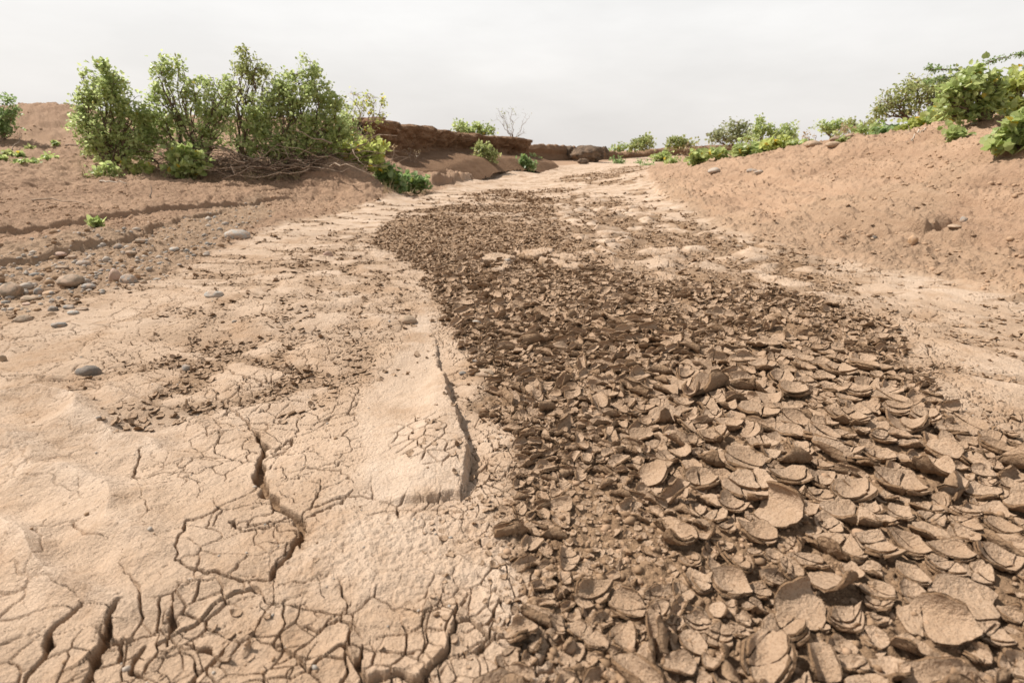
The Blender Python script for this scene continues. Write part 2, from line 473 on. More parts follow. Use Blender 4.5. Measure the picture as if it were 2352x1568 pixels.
# smooth pale mounds with crumbs lying in the hollows between them
def mounds(sc, seed, stretch=1.0):
    wx = XX + .17 * fbm(XX * 2.4, YY * 2.4, 3, seed + 3); wy = YY + .17 * fbm(XX * 2.4, YY * 2.4, 3, seed + 4)
    E, F1, I = voronoi(wx * sc, wy * sc * stretch, seed)
    return E, I
mE, mI2 = mounds(3.4, 61, .75)
dome = put(sstep(0, .42, mE)); hollow = put(sstep(.24, .10, mE)); mlow = put(mI2)
pat = np.clip(np.maximum(np.maximum(m_patr, m_pats * .6), m_patl * .8) * m_bed, 0, 1)
patn = sstep(-.25, .35, put(fbm(XX * .8, YY * .8, 3, 66)))
H += pat * (dome * (.45 + .9 * np.clip(.5 + med, 0, 1))) * (.024 + .018 * mlow) * (.45 + .55 * m_patr) * (1 - .75 * m_mud)
brown_ = pat * np.clip(hollow * (.35 + .65 * patn) + sstep(.30, .22, mlow) * m_patr * .8, 0, 1) * (1 - .0 * m_mud)
# pale domes that stick out of the mud in its far half
open_m = m_mud * m_patr
isl = put(sstep(.10, .2, mE) * (mI2 > .84)) * m_mud * sstep(2.6, 4.2, RR) * sstep(0.1, -.3, sd_mud * 0 + near_sd(PG([(1000, 660), (1180, 470), (1300, 560), (1460, 640), (1900, 690), (1700, 720), (1350, 690)]), .2, 1.5, 70))
H += isl * .035
# long wavy sand ridges in the left foreground
dw = put(np.sin(6.2832 * (XX * 1.1 + YY * 2.6 + .55 * fbm(XX * 1.6, YY * 1.6, 3, 71)))) ; dw = 1 - np.abs(dw)
H += m_dune * m_bed * (.034 * dw + .016 * med)
H += m_silt * .012 * put(fbm(XX * 2.1, YY * 2.6, 3, 72)) * sstep(.6, 1.2, RR)
# wind-blown ripples streaking the far bed
st = put(fbm(XX * .9, YY * 5.5, 4, 75)); H += m_silt * sstep(3.0, 6, RR) * .016 * st
fleck = m_silt * sstep(2.6, 4.5, RR) * put(sstep(.12, .34, fbm(XX * 1.9 + .35 * noise(XX * 1.1, YY * 1.1, 74), YY * 3.6 + .5 * noise(XX * .8, YY * .8, 73), 5, 76, .68)))
mc = gz(775, 428, .2)
H += .25 * np.exp(-((X - mc[0]) / .66) ** 2 - ((Y - mc[1]) / .75) ** 2).astype(np.float32)
# cracks
brown = np.clip(np.maximum(brown_, .75 * fleck), 0, 1)
cr = np.zeros(X.shape, np.float32)
def cracks(sc, seed, wid, mask, wob=.035, brk=None, rmax=6.0):
    mm = (RR < rmax) & (mask > .02) & (np.abs(TH) < 1.1)
    x, y = Xf[mm], Yf[mm]
    wx = x + wob * fbm(x * 9, y * 9, 3, seed + 1); wy = y + wob * fbm(x * 9, y * 9, 3, seed + 2)
    E, F1, I = voronoi(wx * sc, wy * sc, seed)
    w = wid * (.45 + 1.1 * np.clip(.5 + fbm(x * 4, y * 4, 2, seed + 3), 0, 1))
    if brk is not None:
        w = w * sstep(brk - .12, brk + .25, fbm(x * 2.3, y * 2.3, 3, seed + 7))
    d = E / sc
    c = sstep(1.0, .35, d / np.maximum(w, 1e-5)) * (w > wid * .08)
    a = np.zeros(X.shape, np.float32); a[mm] = c * mask[mm]
    e = np.full(X.shape, 1.0, np.float32); e[mm] = d
    i_ = np.zeros(X.shape, np.float32); i_[mm] = I
    return a, e, i_
flatbed = m_silt * (1 - m_dune * .7) * (1 - m_lobe) * (1 - .93 * m_slab)
c1, _, _ = cracks(3.2, 81, .0030, flatbed, .05, -.12)
c2, _, _ = cracks(8.5, 91, .0022, flatbed, .03, -.05)
c4, _, _ = cracks(17., 97, .0016, flatbed, .018, .08, 3.5)
c3, e3, i3 = cracks(7.5, 101, .0034, m_plate, .05)
c7, _, _ = cracks(19., 117, .0019, m_silt * np.exp(-np.clip(sd_mud, 0, 9) / .16).astype(np.float32) * (1 - .8 * m_slab), .02, -.3, 5)
c8, _, _ = cracks(12., 119, .0017, flatbed * sstep(0, .35, put(fbm(XX * .9, YY * .9, 2, 118))), .04, -.2, 5)
c5, _, _ = cracks(20., 107, .0022, np.maximum(m_nest * .9, m_plate * .8 * sstep(.1, .3, put(fbm(XX * 3, YY * 3, 2, 109)))), .012)
c6, _, _ = cracks(11., 113, .0025, m_sand * sstep(0.6, .0, sd_bed) * .8, .03, .1)
cr = np.maximum.reduce([c1, c2, c3, c4 * .8, c5, c6, c7, c8])
# plates of the near edge turn their rims up
H += m_plate * (np.exp(-(e3 / .02) ** 2) * .007 * (.2 + 1.2 * i3) + (i3 - .5) * .009)
# the long open cracks
BIG = [([(588, 985), (606, 1010), (601, 1060), (596, 1098), (606, 1130), (640, 1158), (678, 1180), (694, 1206), (688, 1240), (664, 1265), (640, 1292), (615, 1335)], .021),
       ([(594, 1112), (555, 1140), (520, 1160), (470, 1190), (430, 1200), (412, 1240), (398, 1295)], .006),
       ([(398, 1297), (450, 1312), (510, 1328), (560, 1335), (610, 1334)], .009),
       ([(690, 1196), (720, 1180), (770, 1158), (800, 1130)], .006), ([(670, 1180), (620, 1205), (560, 1216), (530, 1200)], .008),
       ([(320, 1030), (308, 1060), (312, 1090), (330, 1098), (380, 1085), (440, 1080)], .006), ([(290, 1390), (262, 1420), (240, 1460), (214, 1500), (202, 1568)], .018),
       ([(190, 1390), (140, 1420), (105, 1450), (108, 1480), (85, 1510), (60, 1568)], .013), ([(385, 1390), (382, 1430), (388, 1470)], .008),
       ([(480, 890), (520, 930), (560, 960), (590, 985)], .007), ([(240, 945), (300, 925), (380, 940), (430, 945)], .007),
       ([(640, 1090), (720, 1070), (790, 1080), (805, 1110)], .004), ([(620, 1020), (680, 1000)], .004), ([(760, 880), (790, 905), (830, 920)], .004),
       ([(500, 840), (560, 870), (620, 880), (680, 850)], .008), ([(330, 1480), (300, 1530), (330, 1568)], .008), ([(520, 1480), (480, 1520), (440, 1568)], .008),
       ([(830, 1470), (815, 1520), (835, 1568)], .010), ([(1060, 1450), (1110, 1430), (1140, 1380)], .007), ([(700, 1440), (780, 1420), (830, 1455)], .006), ([(1230, 1440), (1270, 1480), (1240, 1520), (1180, 1530)], .009),
       ([(1160, 1420), (1130, 1460), (1060, 1500)], .006), ([(600, 1470), (690, 1500), (740, 1568)], .006),
       ([(2060, 720), (2130, 730), (2180, 745)], .008), ([(2130, 780), (2150, 850), (2120, 880)], .007), ([(2180, 830), (2280, 850), (2352, 860)], .008)]
for pts, wid in BIG:
    P = PG(pts)
    lo = P.min(0) - .15; hi = P.max(0) + .15
    mm = (X > lo[0]) & (X < hi[0]) & (Y > lo[1]) & (Y < hi[1])
    x, y = Xf[mm], Yf[mm]
    D, sg, T = polyline_d(x + .022 * fbm(x * 14, y * 14, 3, 5), y + .022 * fbm(x * 14, y * 14, 3, 6), P)
    w = .62 * wid * (.55 + .55 * np.sin(np.pi * np.clip(T, 0, 1)) + .5 * fbm(x * 20, y * 20, 2, 7))
    c = sstep(1.0, .45, D / np.maximum(w, .0015)) * min(1.9, wid / .007)
    cr[mm] = np.maximum(cr[mm], c)
H -= cr * .017
# raindrop pits
pE, pF, pI = put(0 * XX), None, None
mm = (m_pits > .02) | ((m_silt > .5) & (RR < 3.2)) | (m_plate > .1)
x, y = Xf[mm], Yf[mm]
_, f1i, _, _ = None, None, None, None
f1, cid, _, _ = voronoi(x * 62, y * 62, 121, edge=False)
pit = np.zeros(X.shape, np.float32)
pit[mm] = sstep(.36, .10, f1 / (.45 + .7 * cid)) * (cid > .45)
H -= pit * .0030 * np.clip(m_pits + .30 * sstep(0, .4, put(fbm(XX * 2, YY * 2, 2, 125))), 0, 1) * (1 - m_lobe * .4)
# slab with a sharp broken edge
E1 = PG([(978, 715), (1003, 785), (1012, 840), (1040, 925), (1064, 985), (1078, 1040), (1085, 1095), (1072, 1140), (1000, 1148), (930, 1155), (850, 1158)])
mm = (X > E1[:, 0].min() - .8) & (X < E1[:, 0].max() + .5) & (Y > E1[:, 1].min() - .4) & (Y < E1[:, 1].max() + .6)
x, y = Xf[mm], Yf[mm]
D, sg, T = polyline_d(x + .009 * fbm(x * 25, y * 25, 3, 15) + .016 * fbm(x * 6, y * 6, 2, 17), y + .009 * fbm(x * 25, y * 25, 3, 16) + .02 * fbm(x * 6, y * 6, 2, 18), E1)
ya, yb = gz(985, 700)[1], gz(1030, 890)[1]; xa, xb = gz(840, 1158)[0], gz(980, 1148)[0]
hgt = .032 * sstep(ya, yb, y) * (.5 + .5 * sstep(0, 1, (y - gz(1060, 1150)[1]) / .16)) * (.35 + .65 * sstep(xa, xb, x)) * sstep(xa - .02, xa + .10, x)
inside = sg < 0            # running away from the far end, the slab lies on the right hand
a = np.where(inside, hgt * sstep(0.0, .014, D) * np.exp(-(D / .30) ** 2), -.016 * np.exp(-(D / .07) ** 2) * sstep(0.1, .4, T) * sstep(1, .8, T))
H[mm] += a
H += m_lobe * (.007 + .0035 * fine + .002 * rough)
# low scarps of the banks
def hit(u, v):
    d = ray(u, v); d = d / d[1]; ys = np.geomspace(.4, 60, 1500)
    g_ = CAM_H + d[2] * ys - macro(d[0] * ys, ys)
    k = int(np.argmax(g_ < 0)); return [d[0] * ys[k], ys[k]]


def scarp(pts, z, hgt, fade, up=1, wob=.09, sharp=.03, trench=0):
    P = np.array([hit(u, v) for u, v in pts]); P0 = P
    lo = P.min(0) - 1.2; hi = P.max(0) + 1.2
    mm = (X > lo[0]) & (X < hi[0]) & (Y > lo[1]) & (Y < hi[1])
    x, y = Xf[mm], Yf[mm]
    D, sg, T = polyline_d(x + wob * fbm(x * 2.2, y * 2.2, 3, 25, .4), y + wob * fbm(x * 2.2, y * 2.2, 3, 26, .4), P)
    ends = sstep(0, .12, T) * sstep(1, .85, T)
    up_ = sg * up > 0
    H[mm] += np.where(up_, hgt * sstep(0, sharp, D) * np.exp(-(D / fade) ** 2) * np.clip(.8 + .9 * fbm(x * 2.5, y * 2.5, 3, 27), .1, 1.4) + 0 * D, -.35 * hgt * np.exp(-(D / (.35 * fade)) ** 2)) * ends - trench * np.exp(-(D / .055) ** 2) * sstep(0, .12, T) * sstep(1, .9, T) * np.clip(.95 + .6 * fbm(x * 3, y * 3, 2, 29), .5, 1.3)
scarp([(-200, 585), (0, 554), (170, 530), (320, 500), (480, 482), (640, 462), (720, 455)], .14, .046, .8, 1, .08, .024)
scarp([(-200, 645), (0, 612), (90, 600), (200, 572), (300, 553), (420, 505), (560, 482)], .07, .040, .5, 1, .08, .022)
scarp([(1840, 505), (1960, 528), (2040, 540), (2120, 545), (2185, 522), (2240, 515)], .12, .055, .7, 1, .05, .03, .06)
scarp([(1690, 480), (1850, 478), (1960, 490), (2080, 505)], .15, .04, .4)
scarp([(1490, 428), (1600, 470), (1680, 505), (1800, 520)], .06, .045, .5)
scarp([(965, 432), (1060, 412), (1130, 400), (1205, 388)], .04, .13, 1.2, 1, .12, .08)
scarp([(1690, 415), (1790, 412), (1880, 402)], .30, .05, .5)
Z = Z + H

# ---- per-point colour masks of the ground
crack_brown = np.clip(cr * .75, 0, 1)  # mud brown coloured along every crack line, the fine ones included
mudc = np.clip(np.maximum(m_mud * (1 - isl), np.maximum(brown, crack_brown)), 0, 1)
siltc = np.clip(m_bed * (1 - .0 * m_rub), 0, 1)
wash = np.clip(.5 + .6 * put(fbm(XX * 1.3, YY * 2.6, 4, 131)), 0, 1)
MASK = np.stack([mudc, siltc, np.maximum(m_grav, m_rub), wash], -1)
sandtone = np.clip(.5 + .35 * put(fbm(XX * 2.2, YY * 2.2, 4, 136, .6)) + .45 * strat * (Xf > 0) - .35 * sstep(1, -2, Xf) + .7 * put(fbm(XX * .5, YY * .5, 3, 135)), 0, 1)
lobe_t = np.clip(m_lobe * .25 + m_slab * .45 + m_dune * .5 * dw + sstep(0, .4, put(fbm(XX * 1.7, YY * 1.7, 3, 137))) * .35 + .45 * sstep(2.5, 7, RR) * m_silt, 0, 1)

V = np.stack([X, Y, Z], -1).reshape(-1, 3)
idx = np.arange(nr * ntn).reshape(nr, ntn)
q = np.stack([idx[:-1, :-1], idx[:-1, 1:], idx[1:, 1:], idx[1:, :-1]], -1).reshape(-1, 4)[:, ::-1]


def zat(x, y):
    """height of the finished ground"""
    x = np.atleast_1d(np.asarray(x, float)); y = np.atleast_1d(np.asarray(y, float))
    r = np.hypot(x, y); t = np.arctan2(x, y)
    i = np.clip(np.searchsorted(rr, r) - 1, 0, nr - 2); j = np.clip(np.searchsorted(th, t) - 1, 0, ntn - 2)
    fr = np.clip((r - rr[i]) / (rr[i + 1] - rr[i]), 0, 1); ft = np.clip((t - th[j]) / (th[j + 1] - th[j]), 0, 1)
    return (Z[i, j] * (1 - ft) + Z[i, j + 1] * ft) * (1 - fr) + (Z[i + 1, j] * (1 - ft) + Z[i + 1, j + 1] * ft) * fr


def at(grid, x, y):
    r = np.hypot(x, y); t = np.arctan2(x, y)
    i = np.clip(np.searchsorted(rr, r), 0, nr - 1); j = np.clip(np.searchsorted(th, t), 0, ntn - 1)
    return grid[i, j]


def on_ground(u, v, guess=10.0):
    """where the sight line of the photographed spot (u,v) first meets the ground"""
    d = ray(u, v); d = d / d[1]
    ys = np.geomspace(.4, 70, 3000)
    g = CAM_H + d[2] * ys - zat(d[0] * ys, ys)
    k = np.argmax(g < 0)
    if not (g < 0).any(): return gy(u, v, guess)
    y = ys[k]
    return np.array([d[0] * y, y, zat(d[0] * y, y)[0]])


# ground material
g = Mat('dry_ground', rough=.95, spec=.12)
msk = g.n('ShaderNodeAttribute', attribute_name='mask')
sp = g.n('ShaderNodeSeparateColor'); g.l(msk.outputs['Color'], sp.inputs[0])
pos = g.pos()
n1 = g.noise(pos, 1.7, 5, .6, .3, .7); n2 = g.noise(pos, 14, 4, .6, .3, .7); n3 = g.noise(pos, 120, 3, .6, .3, .7); n4 = g.noise(pos, 420, 2, .5, .3, .7)
sand = g.mix(g.attr('tone'), (.240, .144, .090), (.425, .282, .188))
sand = g.mix(g.math('MULTIPLY', n2, .55), sand, (.335, .212, .138))
sand = g.mix(g.math('MULTIPLY', g.rng(g.noise(pos, 30, 4, .7), .55, .68), .55), sand, (.215, .134, .08))
sand = g.mix(g.math('MULTIPLY', n3, .45), sand, (.47, .325, .215))
silt = g.mix(msk.outputs['Alpha'], (.392, .270, .180), (.545, .408, .300))
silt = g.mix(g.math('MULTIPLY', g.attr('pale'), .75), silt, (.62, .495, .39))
silt = g.mix(g.math('MULTIPLY', g.rng(g.noise(pos, 3.4, 6, .68), .49, .64), .75), silt, (.335, .215, .132))
silt = g.mix(g.math('MULTIPLY', n2, .3), silt, (.345, .232, .148))
silt = g.mix(g.math('MULTIPLY', g.rng(g.noise(pos, 62, 4, .7), .58, .70), .5), silt, (.27, .172, .104))
mud = g.mix(n2, (.220, .138, .080), (.310, .202, .123))
mud = g.mix(g.math('MULTIPLY', n3, .5), mud, (.165, .102, .060))
grav = g.mix(n2, (.275, .19, .122), (.39, .278, .186))
c = g.mix(sp.outputs[1], sand, silt)
c = g.mix(g.math('MULTIPLY', sp.outputs[2], .6), c, grav)
c = g.mix(sp.outputs[0], c, mud)
c = g.scale(c, g.rng(n4, 0, 1, .82, 1.18))
c = g.scale(c, g.rng(n1, 0, 1, .93, 1.07))
g.color(c)
g.bump(g.math('ADD', g.math('ADD', g.math('MULTIPLY', n3, .7), g.math('MULTIPLY', n4, .35)), g.math('MULTIPLY', g.noise(pos, 45, 4, .65, .3, .7), g.rng(sp.outputs[1], 0, 1, 2.2, .5))), .7, .006)
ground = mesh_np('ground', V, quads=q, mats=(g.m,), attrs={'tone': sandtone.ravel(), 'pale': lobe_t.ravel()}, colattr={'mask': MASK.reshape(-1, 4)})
tag(ground, 'dry cracked riverbed floor with sandy banks', None, None, 'structure')
cap = mesh_np('ground_underfoot', np.r_[V[:ntn:6], [[0, 0, 0]]], tris=[(i, (i + 1) % len(V[:ntn:6]), len(V[:ntn:6])) for i in range(len(V[:ntn:6]))], mats=(g.m,))
tag(cap, None, None, None, 'structure')
# ------------------------------------------------------------------ eroded earth banks
em = Mat('bank_earth', rough=.95, spec=.1)
ep = em.pos()
e1 = em.noise(ep, 3.0, 5, .65, .3, .7); e2 = em.noise(ep, 26, 4, .6, .3, .7)
mpn = em.n('ShaderNodeMapping'); mpn.inputs['Scale'].default_value = (.6, .6, 9); em.l(ep, mpn.inputs[0])
e3 = em.noise(mpn.outputs[0], 1.5, 4, .6, .35, .65)
c = em.mix(e1, (.165, .094, .054), (.245, .148, .088))
c = em.mix(em.math('MULTIPLY', e3, .4), c, (.30, .19, .115))
c = em.mix(em.math('MULTIPLY', e2, .4), c, (.14, .08, .046))
em.color(c); em.bump(e2, .8, .03)


def bank(name, label, path, prof, flute=.10, lump=.06, ns=420, seed=0, alcove=.3, ridge=.06, cap=(-1, .15)):
    P = []
    for u, vb, vt, Y in path:
        b = gy(u, vb, Y); t = gy(u, vt, Y)
        P.append((b[0], b[1], b[2], t[2]))
    P = np.array(P)
    L = np.r_[0, np.cumsum(np.hypot(np.diff(P[:, 0]), np.diff(P[:, 1])))]
    s = np.linspace(0, L[-1], ns)
    C = np.stack([np.interp(s, L, P[:, k]) for k in range(4)], -1)
    k = np.ones(9) / 9
    for a in (0, 1):
        C[:, a] = np.convolve(np.pad(C[:, a], 4, mode='edge'), k, 'valid')
    tx = np.gradient(C[:, 0]); ty = np.gradient(C[:, 1]); l = np.hypot(tx, ty); ox, oy = ty / l, -tx / l    # outward: to the right of the run
    pf = np.array(prof)
    tt = np.linspace(0, 1, 150); pt = np.linspace(0, 1, len(pf)) if len(pf[0]) == 2 else pf[:, 2]
    O = np.interp(tt, pt, pf[:, 0]); Hh = np.interp(tt, pt, pf[:, 1])
    ss, _ = np.meshgrid(s, tt, indexing='ij')
    oo = np.broadcast_to(O, ss.shape).copy(); hh = np.broadcast_to(Hh, ss.shape)
    zb, zt = C[:, 2:3], C[:, 3:4]
    zt = zt + ridge * (fbm(ss[:, :1] * .9, ss[:, :1] * 0 + 3, 3, seed + 9) + .6 * fbm(ss[:, :1] * 4, ss[:, :1] * 0 + 5, 2, seed + 8))
    z = zb + (zt - zb) * hh
    face = sstep(-.5, .0, oo) * sstep(-.02, .1, hh)
    oo = oo + face * (flute * 1.6 * fbm(ss * .8, z * .5, 3, seed) + flute * fbm(ss * 2.6, z * .8, 3, seed + 1) + lump * fbm(ss * 5, z * 5, 4, seed + 2))
    oo -= face * .16 * sstep(.10, .0, np.abs(noise(ss * 1.5 + .5 * noise(ss * 3, z * 3, seed + 12), z * .35, seed + 11))) * sstep(.3, .6, hh)
    f1, cid, _, _ = voronoi(ss * 1.15, z * .9 + 5, seed + 3, edge=False)
    oo -= face * alcove * sstep(.40, .15, f1) * (cid > .4) * sstep(.62, .35, hh) * sstep(.0, .12, hh)
    z = z + sstep(.0, -.5, oo) * .05 * fbm(ss * 1.5, oo * 1.5, 3, seed + 4) * (hh > .5) + .02 * fbm(ss * 7, oo * 7 + z * 7, 2, seed + 6)
    o1 = np.maximum(oo, -.25); o2 = -np.minimum(oo + .25, 0)
    Vv = np.stack([C[:, 0:1] + ox[:, None] * o1 + cap[0] * o2, C[:, 1:2] + oy[:, None] * o1 + cap[1] * o2, z], -1).reshape(-1, 3)
    ii = np.arange(ns * 150).reshape(ns, 150)
    qq = np.stack([ii[:-1, :-1], ii[1:, :-1], ii[1:, 1:], ii[:-1, 1:]], -1).reshape(-1, 4)
    o = mesh_np(name, Vv, quads=qq, mats=(em.m,))
    return tag(o, label, None, None, 'structure')


bank('eroded_bank', 'brown vertical earth bank cut by floods, undercut and pitted at its foot',
     [(800, 340, 280, 19), (850, 350, 276, 17.2), (872, 370, 273, 15.2), (890, 369, 274, 15.1), (930, 362, 283, 16.6), (975, 352, 292, 18.4), (1010, 350, 297, 19.8), (1050, 352, 306, 21.5), (1100, 352, 311, 23.3), (1150, 357, 314, 25.3), (1198, 362, 318, 27.4),
      (1211, 363, 320, 28.3), (1211, 362, 321, 29.0), (1200, 360, 321, 30.5), (1180, 359, 321, 33)],
     [(-6, .55, 0), (-4, .93, .06), (-2, .98, .12), (-.6, .985, .2), (-.05, 1.0, .27), (.16, .97, .31), (.20, .88, .36), (.14, .70, .46), (.06, .52, .56), (-.04, .36, .65), (-.06, .22, .72), (.10, .08, .80), (.55, .0, .86), (1.3, -.25, .94), (1.9, -.9, 1.0)], flute=.19, lump=.15, seed=301, ridge=.11)
bank('far_bank', 'low dark earth bank round the far bend of the riverbed',
     [(1190, 369, 332, 32), (1230, 370, 331, 32.5), (1290, 374, 332, 34), (1340, 374, 337, 36), (1400, 373, 344, 39), (1440, 370, 352, 42), (1490, 367, 350, 46), (1530, 366, 341, 48), (1600, 364, 337, 49), (1680, 362, 333, 50), (1800, 360, 328, 52)],
     [(-9, .6, 0), (-5, .95, .08), (-2.2, 1.0, .18), (-1.6, .96, .26), (-1.35, .72, .36), (-1.4, .45, .48), (-1.15, .2, .62), (-.6, .06, .76), (.3, .0, .86), (1.5, -.25, .93), (2.2, -.9, 1.0)], flute=.25, lump=.16, seed=331, alcove=.5, ridge=.12, cap=(0, 1))

# ------------------------------------------------------------------ curled mud
def flake_mat(name, a, b, spk, speck):
    m = Mat(name, rough=.92, spec=.15)
    p = m.pos()
    k1 = m.noise(p, 9, 3, .6, .3, .7); k2 = m.noise(p, 90, 4, .65, .3, .7); k3 = m.noise(p, 260, 2, .6, .54, .66)
    c = m.mix(k1, a, b)
    c = m.mix(m.math('MULTIPLY', k2, .45), c, tuple(.78 * x for x in a))
    c = m.mix(m.math('MULTIPLY', k3, spk), c, speck)
    m.color(c)
    m.bump(k2, .5 if spk < .5 else .9, .003 if spk < .5 else .005)
    return m.m
F_TOP = flake_mat('mud_curl_top', (.355, .236, .150), (.475, .338, .234), .7, (.235, .142, .080))
F_SIDE = flake_mat('mud_curl_edge', (.205, .123, .067), (.285, .18, .106), .6, (.13, .074, .040))
F_BOT = flake_mat('mud_curl_underside', (.24, .15, .087), (.33, .215, .132), .7, (.35, .24, .155))
FM = (F_TOP, F_SIDE, F_BOT)


def clip_half(P, a, nrm):
    out_ = []
    d = (P - a) @ nrm
    for i in range(len(P)):
        j = (i + 1) % len(P)
        if d[i] <= 0: out_.append(P[i])
        if (d[i] < 0 < d[j]) or (d[j] < 0 < d[i]):
            out_.append(P[i] + (P[j] - P[i]) * d[i] / (d[i] - d[j]))
    return np.array(out_) if len(out_) >= 3 else None


def disk_clip(P, c, r):
    for k in range(12):
        a = 2 * math.pi * k / 12
        nn = np.array([math.cos(a), math.sin(a)])
        P = clip_half(P, c + nn * r, nn)
        if P is None: return None
    return P


def area(P):
    return .5 * abs(np.sum(P[:, 0] * np.roll(P[:, 1], -1) - P[:, 1] * np.roll(P[:, 0], -1)))


def outline(P, M, rg, wob=.05):
    P = np.concatenate([P * .90 + np.roll(P, -1, 0) * .10, P * .10 + np.roll(P, -1, 0) * .90], 1).reshape(-1, 2)   # soften corners
    d = np.r_[0, np.cumsum(np.linalg.norm(np.roll(P, -1, 0) - P, axis=1))]
    s = np.linspace(0, d[-1], M, endpoint=False) + rg.uniform(-.2, .2, M) * d[-1] / M
    Pc = np.r_[P, P[:1]]
    B = np.stack([np.interp(s % d[-1], d, Pc[:, k]) for k in (0, 1)], -1)
    c = B.mean(0)
    w = rg.normal(0, 1, M); w = (w + np.roll(w, 1) * .6) * wob
    w2 = np.interp(np.arange(M), np.linspace(0, M, 8), rg.normal(0, .075, 8)); w2[-1] = w2[0]; w = np.abs(w) + w2
    return c, c + (B - c) * (1 - w)[:, None]


RHO = np.array([.4, .68, .88, 1.0])


def piece(P, bend, t, h0, M, rg, wob=.045, rough=.0006):
    """closed slab over outline P, its top at offset h0, thickness t, carried through the bend"""
    c, B = outline(P, M, rg, wob)
    K = len(RHO)
    flat = np.concatenate([[c]] + [c + r * (B - c) for r in RHO])
    nt_ = len(flat)
    top_h = np.full(nt_, h0) + rg.normal(0, rough, nt_); top_h[-M:] -= t * .16
    bot_h = np.full(nt_, h0 - t) + rg.normal(0, rough * 3.0, nt_)
    side_p = np.concatenate([B, c + (B - c) * (1 + rg.normal(0, .03, M))[:, None], B * 1.0 - (B - c) * .03])
    side_h = np.concatenate([np.full(M, h0 - t * .16), h0 - t * rg.uniform(.35, .65, M), np.full(M, h0 - t)])
    Vv = np.concatenate([bend(flat, top_h), bend(side_p, side_h), bend(flat, bot_h)])
    m = np.arange(M); m2 = (m + 1) % M
    tris, quads, tm, qm = [], [], [], []
    for base, mi, flip in ((0, 0, 0), (nt_ + 3 * M, 2, 1)):
        tr = np.stack([np.full(M, base), base + 1 + m, base + 1 + m2], -1)
        tris.append(tr[:, ::-1] if flip else tr); tm.append(np.full(M, mi))
        for k in range(K - 1):
            a = base + 1 + k * M; b = a + M
            qd = np.stack([a + m, b + m, b + m2, a + m2], -1)
            quads.append(qd[:, ::-1] if flip else qd); qm.append(np.full(M, mi))
    for k in range(2):
        a = nt_ + k * M; b = a + M
        quads.append(np.stack([a + m, b + m, b + m2, a + m2], -1)); qm.append(np.full(M, 1))
    return Vv, np.concatenate(quads), np.concatenate(tris), np.concatenate(qm), np.concatenate(tm)


def merge(parts):
    V_, Q_, T_, qm, tm, o = [], [], [], [], [], 0
    for v, q_, t_, a, b in parts:
        V_.append(v); Q_.append(q_ + o); T_.append(t_ + o); qm.append(a); tm.append(b); o += len(v)
    return np.concatenate(V_), np.concatenate(Q_), np.concatenate(T_), np.concatenate(qm), np.concatenate(tm)


def bender(phi, ka, kb, k2):
    ca, sa = math.cos(phi), math.sin(phi)
    def f(P, h):
        qd = P[:, 0] * ca + P[:, 1] * sa; p = -P[:, 0] * sa + P[:, 1] * ca
        k = np.where(qd > 0, ka, kb) + 1e-4
        ang = k * qd
        ang = np.where(np.abs(ang) > 1.0, np.sign(ang) * (1.0 + (np.abs(ang) - 1.0)), ang)
        x = (1 / k - h) * np.sin(ang); z = 1 / k - (1 / k - h) * np.cos(ang)
        z = z + .5 * k2 * p * p * np.cos(np.clip(ang, -1.5, 1.5)); x = x - .5 * k2 * p * p * np.sin(np.clip(ang, -1.5, 1.5))
        return np.stack([x * ca - p * sa, x * sa + p * ca, z], -1)
    return f


def rot_tilt(az, tilt):
    """rotation matrix: lean by tilt towards the heading az"""
    ax = np.array([-math.sin(az), math.cos(az), 0]); c, s_ = math.cos(tilt), math.sin(tilt)
    Kx = np.array([[0, -ax[2], ax[1]], [ax[2], 0, -ax[0]], [-ax[1], ax[0], 0]])
    return np.eye(3) + s_ * Kx + (1 - c) * Kx @ Kx


